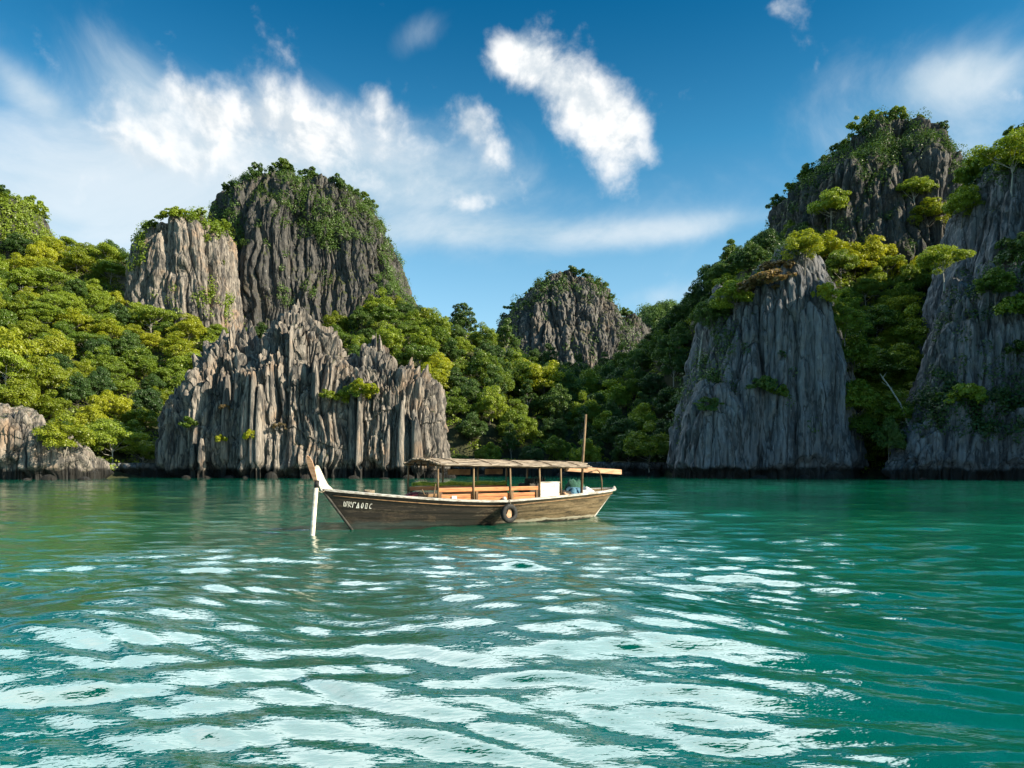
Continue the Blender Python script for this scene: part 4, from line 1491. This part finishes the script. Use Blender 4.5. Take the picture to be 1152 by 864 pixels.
# roof of lapped slats
mb = MB()
rq = random.Random(8)
ns = 34
for k in range(ns):
    y0, y1 = -1.16 + 2.32 * k / ns, -1.16 + 2.32 * (k + 1.25) / ns
    xs_ = 2.72 + rq.uniform(-0.05, 0.10) - 0.10 * abs((y0 + y1) / 2) ** 2
    xe_ = -4.02 + rq.uniform(-0.22, 0.12) + 0.20 * abs((y0 + y1) / 2) ** 2
    dz = rq.uniform(0, 0.018)
    V, Pl = [], []
    nn = 16
    for i in range(nn):
        x = xs_ + (xe_ - xs_) * i / (nn - 1)
        w_ = roof_z(x, 0)[1]
        for yy, tz in ((y0, 0.006), (y1, 0.022), (y1, -0.014), (y0, -0.020)):
            yv = yy * w_ / 1.14
            V.append((x, yv, roof_z(x, yv)[0] + tz + dz + 0.008 * math.sin(3.1 * x + k)))
    for i in range(nn - 1):
        for c in range(4):
            Pl.append((i * 4 + c, i * 4 + (c + 1) % 4, (i + 1) * 4 + (c + 1) % 4, (i + 1) * 4 + c))
    Pl += [(0, 1, 2, 3), tuple((nn - 1) * 4 + c for c in range(4))]
    mb.add(V, Pl)
roof = mb.build('roof', M_ROOF, boat)
mb = MB()
for x in (2.55, 1.9, 0.6, -0.7, -2.0, -3.3):
    mb.tube([Vector((x + 0.05 * math.sin(yy * 4), yy, roof_z(x, yy)[0] + 0.045)) for yy in np.linspace(-1.1, 1.1, 13)], 0.014, 5)
mb.build('roof_lath', M_POST, roof, smooth=True)
# carved boards hanging under the far eave
for c_, d_ in (((0.55, -0.93, 1.78), (0.95, 0.03, 0.20)), ((-0.95, -0.93, 1.79), (0.78, 0.03, 0.20))):
    MB().bm(box(c_, d_, bev=0.006)).build('valance_board', M_WOOD, boat)

# orange side boards between the posts
for side in (1, -1):
    y = side * 0.955
    mb = MB()
    mb.bm(box((0.50, y, 1.225), (4.02, 0.055, 0.135), bev=0.012))
    mb.build('top_rail', M_ORANGE, boat)
    mb = MB()
    for k, zz_ in enumerate((0.785, 0.905, 1.025)):
        mb.bm(box((0.50, y - side * 0.03, zz_), (3.98, 0.028, 0.108), bev=0.006))
    sb = mb.build('side_board', M_ORANGE, boat)
    mb = MB()
    for x in (2.45, 1.05, -0.40, -1.46):
        mb.bm(box((x, y + side * 0.004, 0.96), (0.09, 0.04, 0.42), bev=0.006))
    mb.build('board_stile', M_WOOD, sb)
# benches along both sides
for side in (1, -1):
    mb = MB()
    mb.bm(box((0.5, side * 0.66, 0.82), (3.7, 0.42, 0.05), bev=0.01))
    for x in (2.1, 0.5, -1.1):
        mb.bm(box((x, side * 0.66, 0.62), (0.06, 0.36, 0.36)))
    mb.build('bench', M_WOOD, boat)
# white panel at the helm
mb = MB()
mb.bm(box((-2.04, 0.965, 1.12), (0.86, 0.04, 0.56), bev=0.008))
wp = mb.build('white_panel', M_WHITE, boat)
mb = MB()
mb.bm(box((-2.04, 0.965, 1.415), (0.94, 0.075, 0.045), bev=0.008))
mb.build('panel_cap', M_RAIL, wp)
mb = MB()
mb.bm(box((1.93, 0.975, 0.93), (0.19, 0.012, 0.20)))
tag(mb.build('notice_board', M_WHITE, boat), 'small white board on the orange side boards')
# engine box and helm gear behind the white panel
mb = MB()
mb.bm(box((-2.1, -0.1, 0.95), (0.8, 0.7, 0.85), bev=0.04))
mb.bm(box((-2.05, 0.05, 1.46), (0.55, 0.45, 0.16), bev=0.03))
for k in range(5):
    mb.tube([Vector((-1.85 - .12 * k, .3, 1.4)), Vector((-1.83 - .12 * k, .32, 1.58 + .03 * (k % 2)))], 0.03, 7)
mb.build('engine', M_DARK, boat)
# mast and bent stern hoop
mb = MB()
mb.tube([Vector((-4.12, 0.30, 0.80)), Vector((-4.20, 0.30, 2.2)), Vector((-4.36, 0.30, 3.95))], [0.05, 0.047, 0.04], 9)
mb.build('mast', M_POST, boat, smooth=True)
mb = MB()
hp = [(-5.15 - 0.45 * math.sin(a) ** 1.0 * 0.9, -0.05 - 0.03 * a, 0.98 + 0.86 * math.cos(a - 0.2)) for a in np.linspace(0.2, 1.77, 12)]
mb.tube([Vector((-4.75, 0.0, 1.74))] + [Vector(p) for p in hp], 0.026, 7)
mb.build('stern_hoop', M_POST, boat, smooth=True)
mb = MB()
mb.tube([Vector((2.5, .55, 0.55)), Vector((2.95, .68, 1.25))], 0.02, 6)
mb.tube([Vector((2.6, .72, 0.6)), Vector((2.42, .62, 1.42))], 0.02, 6)
mb.build('boat_hook', M_POST, boat, smooth=True)


def world(x, y, z):
    return BM @ Vector((x, y, z))


def thing(mbs, name, mat, label, cat, x, y, z, smooth=False, rz=YAW):
    o = mbs.build(name, mat, None, smooth)
    o.location = world(x, y, z)
    o.rotation_euler = (0, 0, rz)
    return tag(o, label, cat)


def heap(seed, sx, sy, sz, lump=0.35):
    b = bmesh.new()
    bmesh.ops.create_icosphere(b, subdivisions=4, radius=1.0)
    for v in b.verts:
        c = np.array(v.co)
        f = 1 + lump * float(fbm(c[0] * 1.5, c[1] * 1.5, c[2] * 1.5, seed, 4))
        v.co = Vector((c[0] * sx * f, c[1] * sy * f, max(c[2], -0.15) * sz * f))
    return MB().bm(b)


# fender tyre on its rope
b = bmesh.new()
nu, nv = 40, 14
vv = []
for i in range(nu):
    a_ = 2 * math.pi * i / nu
    for j in range(nv):
        c_ = 2 * math.pi * j / nv
        rr0 = 0.235 + 0.082 * (math.copysign(abs(math.cos(c_)) ** 0.7, math.cos(c_))) + (0.006 if (i % 2 and abs(c_) < 0.9) else 0)
        vv.append(b.verts.new((rr0 * math.cos(a_), 0.085 * math.copysign(abs(math.sin(c_)) ** 0.7, math.sin(c_)), rr0 * math.sin(a_))))
for i in range(nu):
    for j in range(nv):
        b.faces.new((vv[i * nv + j], vv[i * nv + (j + 1) % nv], vv[((i + 1) % nu) * nv + (j + 1) % nv], vv[((i + 1) % nu) * nv + j]))
fx_, fz_ = 0.05, 0.42
fy_ = half_beam(t_of(fx_, .5)) + 0.10
tyre = thing(MB().bm(b), 'tyre_fender', M_RUBBER, 'black tyre hung on the hull side as a fender', 'tyre', fx_, fy_, fz_, True)
mb = MB()
mb.tube([Vector((-.02, 0.06, .30)), Vector((-.03, 0.03, .38)), Vector((-.05, -0.12, .46))], 0.014, 6)
mb.build('rope', M_ROPE, tyre, True)
mb = MB()
hp_ = [(-.10, -.19), (.05, -.17), (.11, -.05), (-.02, .20), (-.10, .12)]
mb.add([(x, -0.05, z) for x, z in hp_] + [(x, 0.0, z) for x, z in hp_], [tuple(range(5)), tuple(range(9, 4, -1))] + [(i, (i + 1) % 5, 5 + (i + 1) % 5, 5 + i) for i in range(5)])
tag(mb.build('wood_chock', M_PLANK, tyre), 'pale wedge of wood inside the tyre')

thing(MB().bm(box((0, 0, 0), (2.95, 0.10, 0.20), rx=0.05, ry=-0.05, bev=0.008)), 'plank', M_PLANK, 'long pinkish plank resting on the bent hoop over the stern', 'plank', -5.30, -0.28, 1.82)
thing(heap(1, 0.40, 0.34, 0.30), 'cloth_heap', M_PALEC, 'pale cloth heap on the stern deck', 'cloth', -4.55, 0.05, 0.86, True)
thing(heap(2, 0.40, 0.30, 0.36), 'cloth_heap', M_BLUEC, 'blue cloth heap on the stern deck beside the mast', 'cloth', -4.02, -0.05, 0.84, True)
thing(heap(3, 0.42, 0.30, 0.26), 'net_heap', M_DARK, 'dark fishing net heaped behind the helm', 'net', -3.15, 0.30, 0.82, True)
thing(heap(4, 0.46, 0.30, 0.58), 'net_heap', M_GREENP, 'dark green net piled under the raised plank', 'net', -4.5, -0.45, 0.84, True)
thing(heap(5, 0.24, 0.20, 0.17), 'cloth_heap', M_PLANK, 'orange-brown sack beside the helm', 'sack', -2.90, 0.62, 0.86, True)
thing(heap(6, 0.40, 0.30, 0.27), 'bag', M_MAROON, 'maroon cloth bag on the foredeck under the roof edge', 'bag', 2.55, -0.45, 0.86, True)
mb = MB().bm(box((0, 0, 0.26), (0.62, 0.5, 0.5), bev=0.015))
crate = thing(mb, 'crate', M_DARK, 'dark crate standing on the foredeck under the roof edge', 'crate', 2.35, 0.18, 0.62)
mb = MB()
for zz_ in (0.12, 0.27, 0.42):
    mb.bm(box((0, 0.262, zz_), (0.6, 0.02, 0.10), bev=0.004))
    mb.bm(box((0.322, 0, zz_), (0.02, 0.48, 0.10), bev=0.004))
mb.build('slat', M_WOOD, crate)
mb = MB()
mb.tube([Vector((x, 0.02 * math.sin(x * 3), 0.02 * math.sin(x * 5))) for x in np.linspace(-1.95, 1.95, 24)], [0.075 + 0.012 * math.sin(k * 1.9) for k in range(24)], 10)
thing(mb, 'rolled_mat', M_GREENC, 'yellow-green rolled mat lying on the far rail', 'mat', 0.45, -0.95, 1.37, True)
b = bmesh.new()
bmesh.ops.create_uvsphere(b, u_segments=16, v_segments=10, radius=0.085)
for v in b.verts:
    v.co.z *= 1.15
thing(MB().bm(b), 'float', M_WHITE, 'small white float lying on the gunwale above the tyre', 'float', -0.02, 1.02, 0.865, True)

# white mooring pole at the bow and the paddle lashed to it
pb = Vector(P(351.5, 601, 21.6))
pt = Vector(P(356, 548, 21.75))
dv = (pt - pb).normalized()
mb = MB()
mb.tube([pb - dv * 1.2 - pb, Vector((0, 0, 0)), (pt - pb)], [0.075, 0.072, 0.062], 12)
pole = mb.build('mooring_pole', M_CREAM, None, True)
pole.location = pb
tag(pole, 'white pole standing in the water in front of the prow', 'pole')
mb = MB()
mb.tube([pt - pb - dv * 0.02, pt - pb + dv * 0.20], 0.070, 12)
mb.build('black_collar', M_RUBBER, pole, True)
q0, q1 = Vector(P(356.5, 546, 21.75)), Vector(P(345.5, 512, 21.6))
up_ = (q1 - q0).normalized()
sd = Vector((1, 0, 0)) - up_ * up_.x
sd.normalize()
fw = up_.cross(sd).normalized()
mb = MB()
bl_ = [(0.0, 0.035), (0.12, 0.05), (0.30, 0.075), (0.52, 0.095), (0.72, 0.09), (0.86, 0.055), (0.93, 0.0)]
outl = [(h, w_) for h, w_ in bl_] + [(h, -w_ * 0.75) for h, w_ in bl_[-2::-1]]
n = len(outl)
V = [up_ * h + sd * w_ - fw * 0.02 for h, w_ in outl] + [up_ * h + sd * w_ + fw * 0.02 for h, w_ in outl]
mb.add(V, [tuple(range(n)), tuple(range(2 * n - 1, n - 1, -1))] + [(i, (i + 1) % n, n + (i + 1) % n, n + i) for i in range(n)])
pad_ = mb.build('paddle', M_PLANK, None)
pad_.location = q0
tag(pad_, 'brown wooden paddle blade leaning out at the top of the white pole', 'paddle')
mb = MB()
mb.tube([Vector((0, 0, 0)) - up_ * 0.06, up_ * 0.16, up_ * 0.30 + fw * 0.03], 0.026, 8)
tag(mb.build('shaft', M_DARK, pad_, True))

# bow line to the pole, coil on the foredeck, ropes and a net bundle hanging under the front of the roof
a_, b_ = world(5.85, 0.0, 1.30), pt - dv * 0.05
mb = MB()
mb.tube([a_.lerp(b_, k / 8) - a_ - Vector((0, 0, 0.10 * math.sin(math.pi * k / 8))) for k in range(9)], 0.012, 6)
o = mb.build('mooring_line', M_ROPE, None, True)
o.location = a_
tag(o, 'short rope tying the bow to the white pole', 'rope')
mb = MB()
mb.tube([Vector(((0.17 + 0.012 * math.sin(k)) * math.cos(k * 0.5), (0.17 + 0.012 * math.sin(k)) * math.sin(k * 0.5), 0.015 + 0.0022 * k)) for k in range(52)], 0.016, 6)
thing(mb, 'rope_coil', M_ROPE, 'coil of old rope lying on the bow deck', 'rope', 4.45, 0.0, sheer(0.9) - 0.09, True)
for k, (x, y, l) in enumerate([(2.52, -0.55, 0.34), (2.50, -0.15, 0.50), (2.50, 0.30, 0.28)]):
    mb = MB()
    for q in range(4):
        x1, y1 = rq.uniform(-.05, .05), rq.uniform(-.10, .10)
        mb.tube([Vector((0, 0, 0)), Vector((x1, y1, -l * .5)), Vector((x1 * 1.6, y1 * 1.5, -l * rq.uniform(.8, 1.1)))], [0.012, 0.022, 0.006], 6)
    thing(mb, 'hanging_net', M_DARK, ['dark net bundle hanging under the far side of the front roof arch', 'longest dark net bundle, hanging under the middle of the front roof arch', 'short dark net bundle hanging near the front corner post'][k], 'net', x, y, roof_z(x, y)[0] - 0.03, True)
